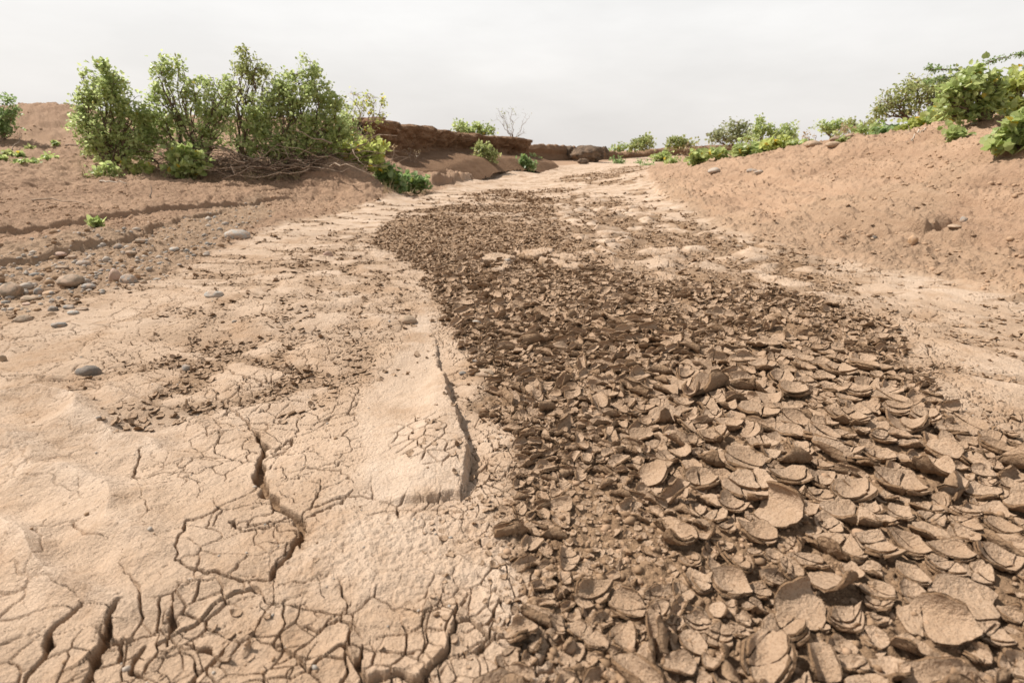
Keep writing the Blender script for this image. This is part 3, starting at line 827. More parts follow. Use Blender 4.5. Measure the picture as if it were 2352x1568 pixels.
def make_flake(P, roll, rg, size):
    r = math.sqrt(area(P) / math.pi)
    P0_ = P
    if roll < .35:                 # shallow dish, often in stepped layers
        ka = rg.uniform(.8, 1.55) / r; kb = rg.uniform(.4, 1.2) / r; k2 = rg.uniform(.3, 1.0) / r; t = rg.uniform(.085, .145) * r + .0012
        phi = rg.uniform(0, 2 * math.pi) if rg.random() < .3 else rg.normal(-math.pi / 2 - .35, .5)
        layers = 1 + (rg.random() < .6) + (rg.random() < .3)
    elif roll < .7:
        ka = rg.uniform(1.2, 2.1) / r; kb = rg.uniform(.3, 1.5) / r; k2 = rg.uniform(-.05, .35) / r; t = rg.uniform(.09, .15) * r + .001
        phi = rg.uniform(0, 2 * math.pi); layers = 1 + (rg.random() < .4)
    else:
        ka = rg.uniform(1.9, 3.2) / r; kb = rg.uniform(.5, 2.9) / r; k2 = rg.uniform(-.08, .12) / r; t = rg.uniform(.10, .17) * r + .001
        phi = rg.choice([math.pi / 2, -math.pi / 2]) + rg.normal(0, .65); layers = 1
        if rg.random() < .15: phi += 1.4
        ex = np.array([-math.sin(phi), math.cos(phi)]); P = P + .45 * (P @ ex)[:, None] * ex      # long along the roll
    f = bender(phi, ka, kb, k2)
    M = 32 if size > 28 else 20 if size > 14 else 14
    parts = []
    P0 = P
    h = 0.0
    dirn = np.array([math.cos(phi + math.pi + rg.normal(0, .4)), math.sin(phi + math.pi + rg.normal(0, .4))])
    for Lr in range(layers):
        Pl = P0 if Lr == 0 else disk_clip(P0, dirn * r * ((.30 + .34 * Lr) * rg.uniform(.75, 1.25) + .75), r * (1.85 - .12 * Lr))
        if Pl is None or area(Pl) < .12 * area(P0): break
        pcs = [Pl]
        ncut = (rg.random() < .65) + (rg.random() < .3) if layers > 1 or roll < .5 else int(rg.random() < .35)
        for _ in range(ncut):
            nx = []
            a = rg.uniform(0, math.pi) ; nn = np.array([math.cos(a), math.sin(a)])
            if rg.random() < .6:
                nn = np.array([-dirn[1], dirn[0]]) + rg.normal(0, .25, 2); nn /= np.linalg.norm(nn)
            off = Pl.mean(0) + rg.normal(0, .22, 2) * r; gap = rg.uniform(.012, .03) * r
            for pc in pcs:
                A_ = clip_half(pc, off - nn * gap, nn); B_ = clip_half(pc, off + nn * gap, -nn)
                for q_ in (A_, B_):
                    if q_ is not None and area(q_) > .04 * area(P0): nx.append(q_)
            pcs = nx or pcs
        hh = h + (t * 1.12 if Lr else 0)
        for pc in pcs:
            dz = rg.normal(0, .05 * t)
            parts.append(piece(pc, f, t * (1 if Lr == 0 else .8), hh + dz, M if area(pc) > .4 * area(P0) else max(12, M - 8), rg))
        h = hh
    if not parts: return None
    v, q_, t_, a, b = merge(parts)
    tl = abs(rg.normal(0, .11 if roll < .35 else .26)); az = rg.uniform(0, 2 * math.pi) if rg.random() < .5 else rg.normal(-math.pi / 2 - .5, .6)
    v = v @ rot_tilt(az, tl).T
    v += np.array([0, 0, 0]) + np.stack([rg.normal(0, .0004, len(v))] * 3, -1) * 0
    v[:, 2] -= np.percentile(v[:, 2], 2)
    return v, q_, t_, a, b


BIGZ = PG([(1480, 860), (1640, 790), (1830, 790), (2080, 840), (2140, 930), (2400, 1060), (2800, 1200), (2800, 1900), (1780, 1900), (1700, 1568), (1640, 1330), (1600, 1180), (1540, 1060), (1470, 960)])
frg = np.random.default_rng(77)
xmin, ymin = MUD.min(0); xmax, ymax = MUD.max(0)
cand = np.stack([frg.uniform(-.9, 3.0, 120000), frg.uniform(.22, 4.6, 120000)], -1)
cm = at(m_mud * (1 - isl), cand[:, 0], cand[:, 1]); csd = at(sd_mud, cand[:, 0], cand[:, 1])
cbig = poly_sd(cand[:, 0], cand[:, 1], BIGZ)
sizev = noise(cand[:, 0] * 3.0, cand[:, 1] * 3.0, 400)
keep = (cm > .5) & (csd < .006) & (noise(cand[:, 0] * 2.6, cand[:, 1] * 2.6, 433) < .36)
cand, csd, cbig, sizev = cand[keep], csd[keep], cbig[keep], sizev[keep]
isbig = sstep(.12, -.12, cbig)
spac = (.036 + .016 * isbig) * (1 + .6 * sizev) * np.exp(frg.normal(0, .27, len(cand))) * (.62 + .38 * sstep(0, .12, -csd))
spac = np.clip(spac, .022, .10)
LOOSE = [PG([(1180, 1440), (1320, 1400), (1330, 1600), (1150, 1600)])]
for Lz in LOOSE:
    lo_, hi_ = Lz.min(0), Lz.max(0)
    cx_ = np.stack([frg.uniform(lo_[0], hi_[0], 500), frg.uniform(lo_[1], hi_[1], 500)], -1)
    k_ = poly_sd(cx_[:, 0], cx_[:, 1], Lz) < 0
    cand = np.r_[cand, cx_[k_]]; isbig = np.r_[isbig, np.full(k_.sum(), .7)]; spac = np.r_[spac, frg.uniform(.022, .045, k_.sum())]
ncand = len(cand)
big_i = np.where((isbig[:ncand] > .8))[0]; oth_i = np.where(isbig[:ncand] < .5)[0]
frg.shuffle(big_i); frg.shuffle(oth_i)
first = np.r_[big_i[:150], oth_i[:90]]
spac[big_i[:150]] = frg.uniform(.06, .112, 150); spac[oth_i[:90]] = frg.uniform(.045, .07, 90)
spac = np.where(cand[:, 1] < .95, np.minimum(spac, .082), spac)
perm = np.r_[first, np.setdiff1d(np.arange(ncand), first)]
cand, isbig, spac = cand[perm], isbig[perm], spac[perm]
cell = {}
sites = []
for i in range(len(cand)):
    x, y = cand[i]; s_ = spac[i]
    gx, gy_ = int(x / .155 + 50), int(y / .155)
    ok = True
    for dx in (-1, 0, 1):
        for dy in (-1, 0, 1):
            for k in cell.get((gx + dx, gy_ + dy), ()):
                if (cand[k, 0] - x) ** 2 + (cand[k, 1] - y) ** 2 < (.5 * (s_ + spac[k])) ** 2: ok = False; break
            if not ok: break
        if not ok: break
    if ok:
        cell.setdefault((gx, gy_), []).append(i); sites.append(i)
sites = np.array(sites)
SP = cand[sites]; SS = spac[sites]; SB = isbig[sites]
print('flake sites', len(sites))
dist = np.sqrt(SP[:, 0] ** 2 + SP[:, 1] ** 2 + CAM_H ** 2)
dep = SP[:, 1] * CT + CAM_H * ST
uu = SP[:, 0] / dep * F; vv = (SP[:, 1] * ST - CAM_H * CT) / dep * F
inframe = (np.abs(uu) < 500) & (vv > -335)
px = SS / dist * F
score = np.where(inframe, px, 0)
order = np.argsort(-score)
solo = set(order[:296].tolist())
rest = []
flake_names = {}
KINDS = [('shallow mud dish with stepped layers among the curled plates', 'curled mud plates in the peeling bed'),
         ('half-rolled brown mud plate lying among the peeling mud', 'half-rolled mud plates'),
         ('tightly rolled brown tube of dried mud in the peeling mud bed', 'rolled mud tubes')]
for i in range(len(sites)):
    if dist[i] > 5.2: continue
    p = SP[i]
    near_ = np.where((np.abs(SP[:, 0] - p[0]) < .3) & (np.abs(SP[:, 1] - p[1]) < .3))[0]
    R0 = SS[i] * frg.uniform(.72, 1.05)
    nsd = int(frg.integers(5, 8)); a = np.arange(nsd) * 2 * math.pi / nsd + frg.uniform(-.35, .35, nsd) + frg.uniform(0, 6)
    P = np.stack([np.cos(a), np.sin(a)], -1) * R0
    for k in near_:
        if k == i: continue
        dv = SP[k] - p; l = np.linalg.norm(dv)
        wgt = .5 * l + .25 * (SS[i] - SS[k])
        P = clip_half(P, dv / l * (wgt - .0012), dv / l)
        if P is None: break
    if P is None or area(P) < 1e-4: continue
    ctr = P.mean(0)
    rn = float(noise(np.array([p[0] * 2.2]), np.array([p[1] * 2.2]), 411)[0])
    roll = np.clip(.76 - .50 * SB[i] + .9 * rn + frg.normal(0, .22), 0, 1) * (1 - .3 * sstep(2.4, 3.6, dist[i]))
    if p[0] < -.15 and p[1] < 1.0: roll = min(roll, .25)
    fl = make_flake((P - ctr) * (.95 + .20 * frg.random()), roll, frg, px[i])
    if fl is None: continue
    v, q_, t_, qa, ta = fl
    w = p + ctr
    z0 = zat(w[0], w[1])[0] - .002 + frg.uniform(-.002, .003)
    k = 0 if roll < .35 else 1 if roll < .7 else 2
    if i in solo:
        o = mesh_np('mud_curl', v, quads=q_, tris=t_, mats=FM, qmi=qa, tmi=ta)
        o.location = (w[0], w[1], z0)
        flake_names[o.name] = (o, k, px[i], w)
    else:
        rest.append((v + np.array([w[0], w[1], z0]), q_, t_, qa, ta))
for o, k, s_, w in flake_names.values():
    tag(o, KINDS[k][0], 'mud curl', KINDS[k][1])
v, q_, t_, qa, ta = merge(rest)
o = mesh_np('mud_curls', v, quads=q_, tris=t_, mats=FM, qmi=qa, tmi=ta)
tag(o, 'mass of smaller curled mud plates covering the river floor', 'mud', None, 'stuff')
print('rest faces', len(q_) + len(t_))

# small shards from a set of templates, thousands of them in one mesh
srg = np.random.default_rng(5)
RHO_SAVE = RHO
RHO = np.array([.55, 1.0])
TPL = []
for k in range(48):
    a = np.sort(srg.uniform(0, 2 * math.pi, srg.integers(4, 7)))
    P = np.stack([np.cos(a) * srg.uniform(.7, 1.2), np.sin(a)], -1) * srg.uniform(.75, 1.1, len(a))[:, None]
    if area(P) < .9: a = np.arange(5) * 1.2566 + srg.uniform(-.3, .3, 5); P = np.stack([np.cos(a), np.sin(a) * srg.uniform(.5, 1)], -1)
    rolled = k % 3
    ka = (srg.uniform(.6, 1.2), srg.uniform(1.2, 1.9), srg.uniform(1.9, 3.0))[rolled]; kb = srg.uniform(.1, 1) * ka
    pc = piece(P, bender(srg.uniform(0, 6.28), ka, kb, srg.uniform(-.1, .3)), srg.uniform(.14, .24), 0, 9, srg, .08, .02)
    v = pc[0] @ rot_tilt(srg.uniform(0, 6.28), abs(srg.normal(0, .35))).T
    v[:, 2] -= np.percentile(v[:, 2], 6)
    TPL.append((v, pc[1], pc[2], pc[3], pc[4]))
RHO = RHO_SAVE


def scatter(name, label, cat, xy, size, tpls, mats, sink=.1, flat=None, rg=srg):
    """many small copies of the templates, merged in one mesh, standing on the ground"""
    z0 = zat(xy[:, 0], xy[:, 1])
    which = rg.integers(0, len(tpls), len(xy)); ang = rg.uniform(0, 2 * math.pi, len(xy))
    V_, Q_, T_, qm, tm, off = [], [], [], [], [], 0
    for k, (v, q_, t_, a, b) in enumerate(tpls):
        s_ = np.where(which == k)[0]
        if not len(s_): continue
        c, sn = np.cos(ang[s_])[:, None], np.sin(ang[s_])[:, None]
        sc = size[s_][:, None]
        fx = 1.0 if flat is None else flat[s_][:, None]
        x = (v[None, :, 0] * c - v[None, :, 1] * sn) * sc + xy[s_, 0][:, None]
        y = (v[None, :, 0] * sn + v[None, :, 1] * c) * sc + xy[s_, 1][:, None]
        z = v[None, :, 2] * sc * fx + (z0[s_] - sink * size[s_])[:, None]
        V_.append(np.stack([x, y, z], -1).reshape(-1, 3))
        o_ = off + np.arange(len(s_))[:, None, None] * len(v)
        if q_ is not None:
            Q_.append((q_[None] + o_).reshape(-1, 4)); qm.append(np.tile(a, len(s_)))
        T_.append((t_[None] + o_).reshape(-1, 3)); tm.append(np.tile(b, len(s_)))
        off += len(s_) * len(v)
    o = mesh_np(name, np.concatenate(V_), quads=np.concatenate(Q_) if Q_ else None, tris=np.concatenate(T_), mats=mats, qmi=np.concatenate(qm) if qm else None, tmi=np.concatenate(tm))
    return tag(o, label, cat, None, 'stuff')


def sample(nc, rmin, rmax, fn, half=1.0, p=1.0, rg=srg):
    """random spots in the view wedge, thicker near the viewer, kept with the chance fn(x, y)"""
    r = rmin * (rmax / rmin) ** (rg.random(nc) ** p); t = rg.uniform(-half, half, nc)
    x, y = r * np.sin(t), r * np.cos(t)
    k = rg.random(nc) < fn(x, y)
    return np.stack([x[k], y[k]], -1)


mudg = m_mud * (1 - isl)
A1 = sample(16000, .6, 4.4, lambda x, y: at(mudg, x, y) * .8 * (.35 + .65 * (poly_sd(x, y, BIGZ) > .05)), p=.75)
A2 = sample(60000, 3.4, 15, lambda x, y: at(mudg, x, y) * (.6 + .3 * (noise(x * 1.2, y * 1.2, 89) > -.1)), half=.5, p=.8)
A3 = sample(90000, 1.2, 12, lambda x, y: at(brown * (1 - mudg), x, y) * .75, half=.8)
A4 = sample(60000, .6, 6, lambda x, y: np.exp(-np.clip(at(sd_mud, x, y), 0, 9) / .08) * (at(mudg, x, y) < .6) * (1 - .8 * at(m_slab, x, y)) * .4)
A5 = sample(26000, 3.0, 8, lambda x, y: at(m_rub, x, y) * .10, half=.8)
A7 = sample(4000, .8, 2.5, lambda x, y: at(m_nest, x, y) * .5 + .25 * at(m_plate, x, y) * (noise(x * 5, y * 5, 88) > .2))
A6 = sample(26000, 10, 45, lambda x, y: at(mudg, x, y) * .6, half=.35)
xy = np.concatenate([A1, A2, A3, A4, A5, A6, A7])
d_ = np.hypot(xy[:, 0], xy[:, 1])
size = np.concatenate([srg.uniform(.005, .019, len(A1)), srg.uniform(.012, .033, len(A2)) * (1 + np.clip(np.hypot(A2[:, 0], A2[:, 1]) - 5, 0, 9) * .09), srg.uniform(.007, .022, len(A3)) * (1 + np.clip(np.hypot(A3[:, 0], A3[:, 1]) - 3, 0, 9) * .16), srg.uniform(.005, .014, len(A4)), srg.uniform(.012, .034, len(A5)), srg.uniform(.03, .07, len(A6)), srg.uniform(.006, .016, len(A7))])
print('shards', [len(a) for a in (A1, A2, A3, A4, A5, A6)])
scatter('mud_shards', 'countless small curled shards of dried mud in the hollows', 'mud', xy, size, TPL, FM, .12)

# ------------------------------------------------------------------ stones
import bmesh
def ico(sub):
    bm = bmesh.new(); bmesh.ops.create_icosphere(bm, subdivisions=sub, radius=1)
    v = np.array([x.co[:] for x in bm.verts]); f = np.array([[q_.index for q_ in x.verts] for x in bm.faces]); bm.free()
    return v, f


def stone_v(sub, rg, ang=.25):
    v, f = ico(sub)
    k = rg.integers(6, 11)
    nn = rg.normal(0, 1, (k, 3)); nn /= np.linalg.norm(nn, axis=1)[:, None]
    dd = rg.uniform(.62, 1.0, k)
    pr = v @ nn.T                       # soft facets
    sc = np.minimum(1.0, np.min(np.where(pr > .05, dd / np.maximum(pr, .05), 9), axis=1))
    w = v * (1 - ang * 2 + ang * 2 * sc)[:, None]
    w = w * (1 + .06 * noise(v[:, 0] * 2 + 7.3 * k, v[:, 1] * 2 + v[:, 2] * 1.7, int(rg.integers(1, 999))))[:, None]
    for o_, am in ((3.0, .10), (7.0, .05)): w = w * (1 + am * noise(v[:, 0] * o_ + 3.1 * k + v[:, 2] * o_ * .7, v[:, 1] * o_ - v[:, 2] * o_ * .8, int(rg.integers(1, 999))))[:, None]
    return w, f


def stone_mat(name, a, b, dust=.85):
    m = Mat(name, rough=.8, spec=.3)
    tcn = m.objc()
    k1 = m.noise(m.pos(), 22, 5, .65, .3, .7); k2 = m.noise(m.pos(), 190, 3, .6, .35, .7); tcn = m.pos()
    c = m.mix(k1, a, b); c = m.mix(m.math('MULTIPLY', k2, .35), c, tuple(.6 * x for x in a))
    c = m.mix(m.math('MULTIPLY', m.noise(tcn, 34, 4, .6, .42, .60), dust), c, (.42, .29, .20))
    m.color(c); m.bump(k2, .5, .004)
    return m.m
SM = {'grey': stone_mat('stone_grey', (.235, .215, .19), (.33, .305, .275)), 'dark': stone_mat('stone_dark', (.155, .135, .115), (.225, .195, .165), .2),
      'tan': stone_mat('stone_tan', (.31, .222, .145), (.40, .30, .205)), 'pale': stone_mat('stone_pale', (.35, .325, .285), (.43, .40, .355)),
      'pink': stone_mat('stone_pink', (.43, .285, .215), (.51, .36, .28)), 'blue': stone_mat('stone_blue', (.225, .215, .198), (.32, .30, .27)),
      'brown': stone_mat('stone_brown', (.215, .158, .108), (.29, .222, .155)), 'orange': stone_mat('stone_orange', (.42, .25, .13), (.48, .31, .18))}
prg = np.random.default_rng(21)
STN = [stone_v(3, prg, (.34, .46, .58)[k_ % 3]) for k_ in range(18)]


def stone(u, v, w, h, kind, label, cat='stone', group=None, rot=None, name='stone', sink=.34):
    """(u,v) centre of the stone in the photograph, w x h its size there"""
    if kind != 'slump': w, h = w * .9, h * .9
    b = on_ground(u, v + h * .38)
    dist_ = b[1] * CT + (CAM_H - b[2]) * ST
    W_ = w * S / F * dist_; el = math.atan2(CAM_H - b[2], b[1])
    H_ = h * S / F * dist_
    zz = max((H_ - W_ * .8 * math.sin(el) * .55), .32 * H_)
    vv_, ff = STN[int(prg.integers(0, len(STN)))] if kind != 'slump' else SLM[int(prg.integers(0, len(SLM)))]
    a = prg.uniform(0, 6.28) if rot is None else rot
    ca, sa = math.cos(a), math.sin(a)
    vx = np.stack([vv_[:, 0] * ca - vv_[:, 1] * sa, vv_[:, 0] * sa + vv_[:, 1] * ca, vv_[:, 2]], -1)
    sc = np.array([W_ * .55, W_ * prg.uniform(.38, .5), zz * .78])
    o = mesh_np(name, vx * sc, tris=ff, mats=(SM[kind],))
    o.location = (b[0], b[1] + .25 * W_, zat(b[0], b[1] + .25 * W_)[0] + sc[2] * (1 - 2 * sink))
    return tag(o, label, cat, group)


stone(20, 670, 52, 36, 'brown', 'large rounded brown cobble at the left end of the pebble strip')
stone(156, 650, 60, 30, 'brown', 'long brown-grey cobble with a sloping top in the pebble strip')
stone(262, 637, 30, 30, 'pink', 'angular pinkish stone leaning against a grey cobble')
stone(290, 640, 40, 28, 'grey', 'smooth grey cobble between the pink and the orange stone')
stone(313, 636, 16, 13, 'orange', 'small orange stone tucked against the grey cobble')
stone(328, 648, 15, 10, 'tan', 'small yellowish pebble right of the orange stone')
stone(540, 540, 62, 24, 'pale', 'big smooth pale grey boulder lying alone at the far end of the pebbles')
stone(193, 849, 58, 40, 'dark', 'dark grey wedge-shaped stone alone on the pale silt')
stone(45, 731, 46, 22, 'brown', 'flat brown-grey stone below the big cobble at the left edge')
stone(118, 709, 22, 14, 'dark', 'small dark pebble above the flat slaty stones')
stone(130, 746, 34, 16, 'grey', 'oval grey-brown pebble lowest of the left cluster')
stone(155, 706, 28, 12, 'blue', 'flat bluish pebble in the left cluster')
stone(185, 710, 26, 9, 'brown', 'thin brown pebble beside the flat bluish one')
stone(163, 719, 28, 11, 'pale', 'flat pale pebble under the bluish one')
stone(487, 676, 44, 18, 'pale', 'pale flat stone sunk in the mounded silt')
stone(428, 850, 24, 17, 'blue', 'pale bluish pebble on the smooth silt right of the dark stone')
stone(225, 960, 13, 8, 'blue', 'tiny blue-grey pebble in the wavy sand in the left foreground')
stone(186, 605, 34, 15, 'blue', 'bluish white cobble at the back of the pebble strip')
stone(62, 686, 34, 17, 'tan', 'rounded cream stone just right of the big brown cobble')
stone(86, 670, 20, 18, 'blue', 'upright slate-blue pebble near the big brown cobble')
stone(108, 672, 28, 12, 'orange', 'ochre pebble before the long sloping cobble')
stone(200, 661, 34, 14, 'grey', 'low grey pebble right of the ochre one')
stone(136, 613, 32, 12, 'brown', 'brown pebble in the row behind the sloping cobble')
stone(160, 590, 30, 12, 'tan', 'flat tan stone under the edge of the earth shelf')
stone(130, 585, 34, 11, 'pink', 'flat pinkish stone by the edge of the earth shelf')
stone(270, 565, 24, 14, 'blue', 'slate pebble in the middle of the thin gravel')
stone(318, 556, 26, 10, 'brown', 'brown flat pebble in the thin gravel')
stone(398, 574, 24, 10, 'pale', 'whitish pebble at the edge of the thin gravel')
stone(300, 585, 26, 12, 'brown', 'squat brown pebble on the thin gravel slope')
stone(5, 824, 18, 20, 'tan', 'tan stone cut by the left edge of the view')
stone(752, 583, 24, 14, 'pink', 'reddish stone on the edge of the pale slope before the mud')
stone(935, 735, 44, 22, 'tan', 'tan stone half buried beside the tip of the pale slab')
stone(1094, 743, 24, 15, 'pale', 'pale streaked pebble at the left edge of the mud curls')
stone(1062, 857, 18, 11, 'dark', 'small dark pebble left of the wedge-shaped tan stone')
stone(1110, 857, 52, 25, 'tan', 'wedge-shaped tan stone between slab and mud curls')
stone(1090, 830, 15, 8, 'grey', 'small grey pebble above the wedge-shaped tan stone')
stone(1048, 910, 14, 12, 'tan', 'small clod-like pebble in the channel beside the slab')
stone(1130, 722, 16, 8, 'brown', 'small brown pebble near the pale streaked one')
stone(1215, 622, 26, 11, 'tan', 'tan pebble sticking out of the far mud curls')
stone(1165, 597, 18, 9, 'pale', 'white pebble among the far mud curls')
stone(2216, 503, 17, 16, 'blue', 'dark slate cube of stone on the right bank')
stone(2197, 522, 30, 10, 'tan', 'smooth tan stone above the broken ledge of the right bank')
stone(2098, 557, 22, 20, 'orange', 'ochre stone below the broken ledge of the right bank')
stone(1642, 395, 30, 12, 'pale', 'pale rounded stone halfway up the right bank')
stone(1873, 330, 42, 13, 'tan', 'long tan boulder at the crest of the right bank')
stone(1918, 332, 36, 10, 'tan', 'flat tan boulder right of the long one at the crest')
stone(1924, 318, 30, 11, 'brown', 'brownish boulder behind the flat one at the crest')
stone(1952, 314, 26, 11, 'tan', 'rightmost rounded boulder of the crest group')
stone(1730, 390, 26, 9, 'grey', 'grey flat stone in the stony patch of the right bank')
stone(1745, 397, 22, 8, 'pale', 'pale flat stone below the grey one in the stony patch')
stone(1700, 565, 22, 8, 'brown', 'brown stone at the foot of the right bank')
stone(2010, 545, 14, 8, 'dark', 'dark pebble under the broken ledge of the right bank')
# pebble strip: the rest of its pebbles, each its own
POOL = []
kinds = ['grey', 'tan', 'brown', 'tan', 'pale', 'pink', 'orange', 'brown', 'tan', 'brown', 'blue', 'brown']
cnt = 0
prg2 = np.random.default_rng(8)
tri_ = 0
while cnt < 70 and tri_ < 4000:
    tri_ += 1
    u, v = prg2.uniform(0, 640), prg2.uniform(500, 760)
    b = gz(u, v, .05)
    mg = at(m_grav, b[0], b[1])
    if prg2.random() > mg * .95 + .03 * (v > 690) * (u < 360): continue
    k = kinds[prg2.integers(0, len(kinds))]
    w = prg2.choice([7, 9, 11, 14, 18], p=[.3, .3, .2, .15, .05]) * (.55 + .45 * (v - 480) / 200)
    stone(u, v, w, w * prg2.uniform(.42, .62), k, {'grey': 'small grey pebble in the stony strip along the left bank', 'tan': 'small tan pebble in the stony strip along the left bank', 'brown': 'small brown pebble in the stony strip along the left bank', 'blue': 'small slate-blue pebble in the stony strip along the left bank', 'pale': 'small whitish pebble in the stony strip along the left bank', 'pink': 'small pinkish pebble in the stony strip along the left bank', 'orange': 'small ochre pebble in the stony strip along the left bank'}[k], 'pebble', k + ' pebbles of the stony strip', name='pebble')
    cnt += 1
# fine gravel and soil crumbs
CR = []
for k in range(14):
    v, f = stone_v(1, prg); v = v * np.array([1, prg.uniform(.6, 1), prg.uniform(.45, .8)])
    CR.append((v, None, f, None, np.full(len(f), k % 3)))
cm1 = Mat('crumb_earth', .95, .1); cm1.color(cm1.mix(cm1.noise(cm1.pos(), 3, 3), (.30, .19, .118), (.43, .29, .19)))
cm2 = Mat('crumb_grey', .85, .2); cm2.color(cm2.mix(cm2.noise(cm2.pos(), 7, 3, .5, .4, .6), (.26, .235, .205), (.42, .35, .285)))
cm3 = Mat('crumb_brown', .95, .1); cm3.color(cm3.mix(cm3.noise(cm3.pos(), 5, 3), (.22, .14, .08), (.33, .215, .135)))
G1 = sample(24000, 2.6, 12, lambda x, y: at(m_grav, x, y) * .85, half=.9)
G2 = sample(9000, .6, 9, lambda x, y: at(m_silt, x, y) * .10)
scatter('gravel', 'fine grey and tan gravel along the left bank', 'gravel', np.r_[G1, G2], np.r_[srg.gamma(2, .005, len(G1)) + .003, srg.gamma(2, .0012, len(G2)) + .0012], CR, (cm2.m, cm3.m, cm2.m), -.15)
G3 = sample(110000, 3.0, 30, lambda x, y: at(m_sand * (1 - m_grav), x, y) * (.10 + .6 * (noise(x * .8, y * .8, 77) > .12)), half=.9)
scatter('soil_crumbs', 'crumbs of sandy earth strewn over both banks', 'soil', G3, np.clip((srg.gamma(1.3, .0042, len(G3)) + .0025) * (1 + np.hypot(G3[:, 0], G3[:, 1]) / 20), 0, .030), CR, (cm1.m, cm1.m, cm1.m), -.1)
G4 = sample(30000, .6, 5, lambda x, y: at(mudg, x, y) * .5)
scatter('mud_crumbs', 'brown crumbs of broken mud between the curls', 'soil', G4, srg.gamma(1.6, .0022, len(G4)) + .0015, CR, (cm3.m, cm3.m, cm1.m), -.1)
CL = []
for k in range(10):
    v, f = stone_v(3, prg, .35)
    for j_ in range(3): v = v * (1 + .10 * noise(v[:, 0] * (3 + 3 * j_) + 9 * k, v[:, 1] * (3 + 3 * j_) + v[:, 2] * (2.5 + 2 * j_), 600 + k + j_))[:, None]
    v = v * np.array([1, prg.uniform(.55, .9), prg.uniform(.4, .75)]); CL.append((v, None, f, None, np.full(len(f), k % 2)))
G5 = sample(5200, .6, 4.6, lambda x, y: at(mudg, x, y) * (.16 + .4 * (poly_sd(x, y, BIGZ) > 0)), p=.8)
scatter('mud_clods', 'rough brown clods of mud between the curled plates', 'soil', G5, np.clip(srg.gamma(2, .0030, len(G5)) + .002, 0, .012), CL, (cm3.m, F_BOT), -.1)
# dark slumped blocks at the foot of the far bank
BRK = Mat('slumped_earth', .95, .08); bp = BRK.pos()
BRK.color(BRK.mix(BRK.noise(bp, 4, 5, .6, .35, .65), (.070, .052, .040), (.205, .142, .096))); BRK.bump(BRK.noise(bp, 9, 5), .9, .05)
SM['slump'] = BRK.m
SLM = []
for k in range(5):
    v, f = stone_v(4, prg, .5)
    for j_ in range(4): v = v * (1 + .17 / (1 + .6 * j_) * noise(v[:, 0] * (1.6 + 2 * j_) + 9 * k + 5 * v[:, 2], v[:, 1] * (1.6 + 2 * j_) + v[:, 2] * (2.5 + 2 * j_), 700 + k + j_))[:, None]
    SLM.append((v, f))
for u, v, w, h, lb in [(1352, 362, 72, 27, 'largest dark slumped earth block at the foot of the far bank'), (1309, 359, 27, 24, 'dark round earth block left of the largest one under the far bank'),
                       (1284, 360, 22, 18, 'leftmost small dark earth block under the far bank'), (1386, 358, 26, 20, 'dark earth block right of the largest one under the far bank'), (1340, 374, 26, 9, 'low dark slab of earth in front of the largest block')]:
    stone(u, v, w, h, 'slump', lb, 'earth block', name='earth_block', rot=.2, sink=.12)
# ------------------------------------------------------------------ plants
def leaf_mat(name, a, b, yel=(.30, .24, .05), ny=.05, trans=.5):
    m = Mat(name, rough=.42, spec=.45)
    rn = m.attr('rnd')
    c = m.mix(m.rng(rn, 0, 1 - ny), a, b)
    c = m.mix(m.math('GREATER_THAN', rn, 1 - ny), c, yel)
    m.color(c)
    tr = m.n('ShaderNodeBsdfTranslucent'); m.l(m.scale(c, 1.55), tr.inputs[0])
    ms = m.n('ShaderNodeMixShader'); ms.inputs[0].default_value = trans
    o = m.t.nodes['Material Output']
    m.l(m.b.outputs[0], ms.inputs[1]); m.l(tr.outputs[0], ms.inputs[2]); m.l(ms.outputs[0], o.inputs[0])
    return m.m
LM = {'thicket': leaf_mat('leaf_grey_green', (.25, .31, .115), (.49, .54, .25), (.26, .24, .06), .04),
      'light': leaf_mat('leaf_light_green', (.235, .295, .095), (.43, .475, .205), (.45, .34, .05), .03),
      'yellow': leaf_mat('leaf_yellow_green', (.30, .34, .09), (.48, .50, .18), (.50, .33, .03), .05),
      'dark': leaf_mat('leaf_fresh_green', (.135, .205, .07), (.295, .375, .165), (.2, .26, .06), .05),
      'olive': leaf_mat('leaf_olive', (.21, .24, .085), (.38, .40, .17), (.30, .26, .10), .08),
      'far': leaf_mat('leaf_far_grey', (.225, .245, .125), (.36, .375, .21), (.30, .27, .15), .08),
      'straw': leaf_mat('leaf_straw', (.30, .225, .13), (.44, .345, .215), (.25, .16, .08), .1)}
def bark(name, a, b):
    m = Mat(name, .9, .15); m.color(m.mix(m.noise(m.pos(), 14, 3, .6, .35, .65), a, b)); return m.m
BK = {'brown': bark('bark_brown', (.115, .080, .056), (.20, .145, .10)), 'dry': bark('bark_dry', (.235, .170, .118), (.36, .275, .205)), 'white': bark('bark_bleached', (.42, .36, .29), (.55, .48, .40)),
      'green': bark('bark_green', (.14, .13, .06), (.22, .20, .10)), 'brush': bark('bark_brush', (.10, .066, .045), (.215, .150, .105))}

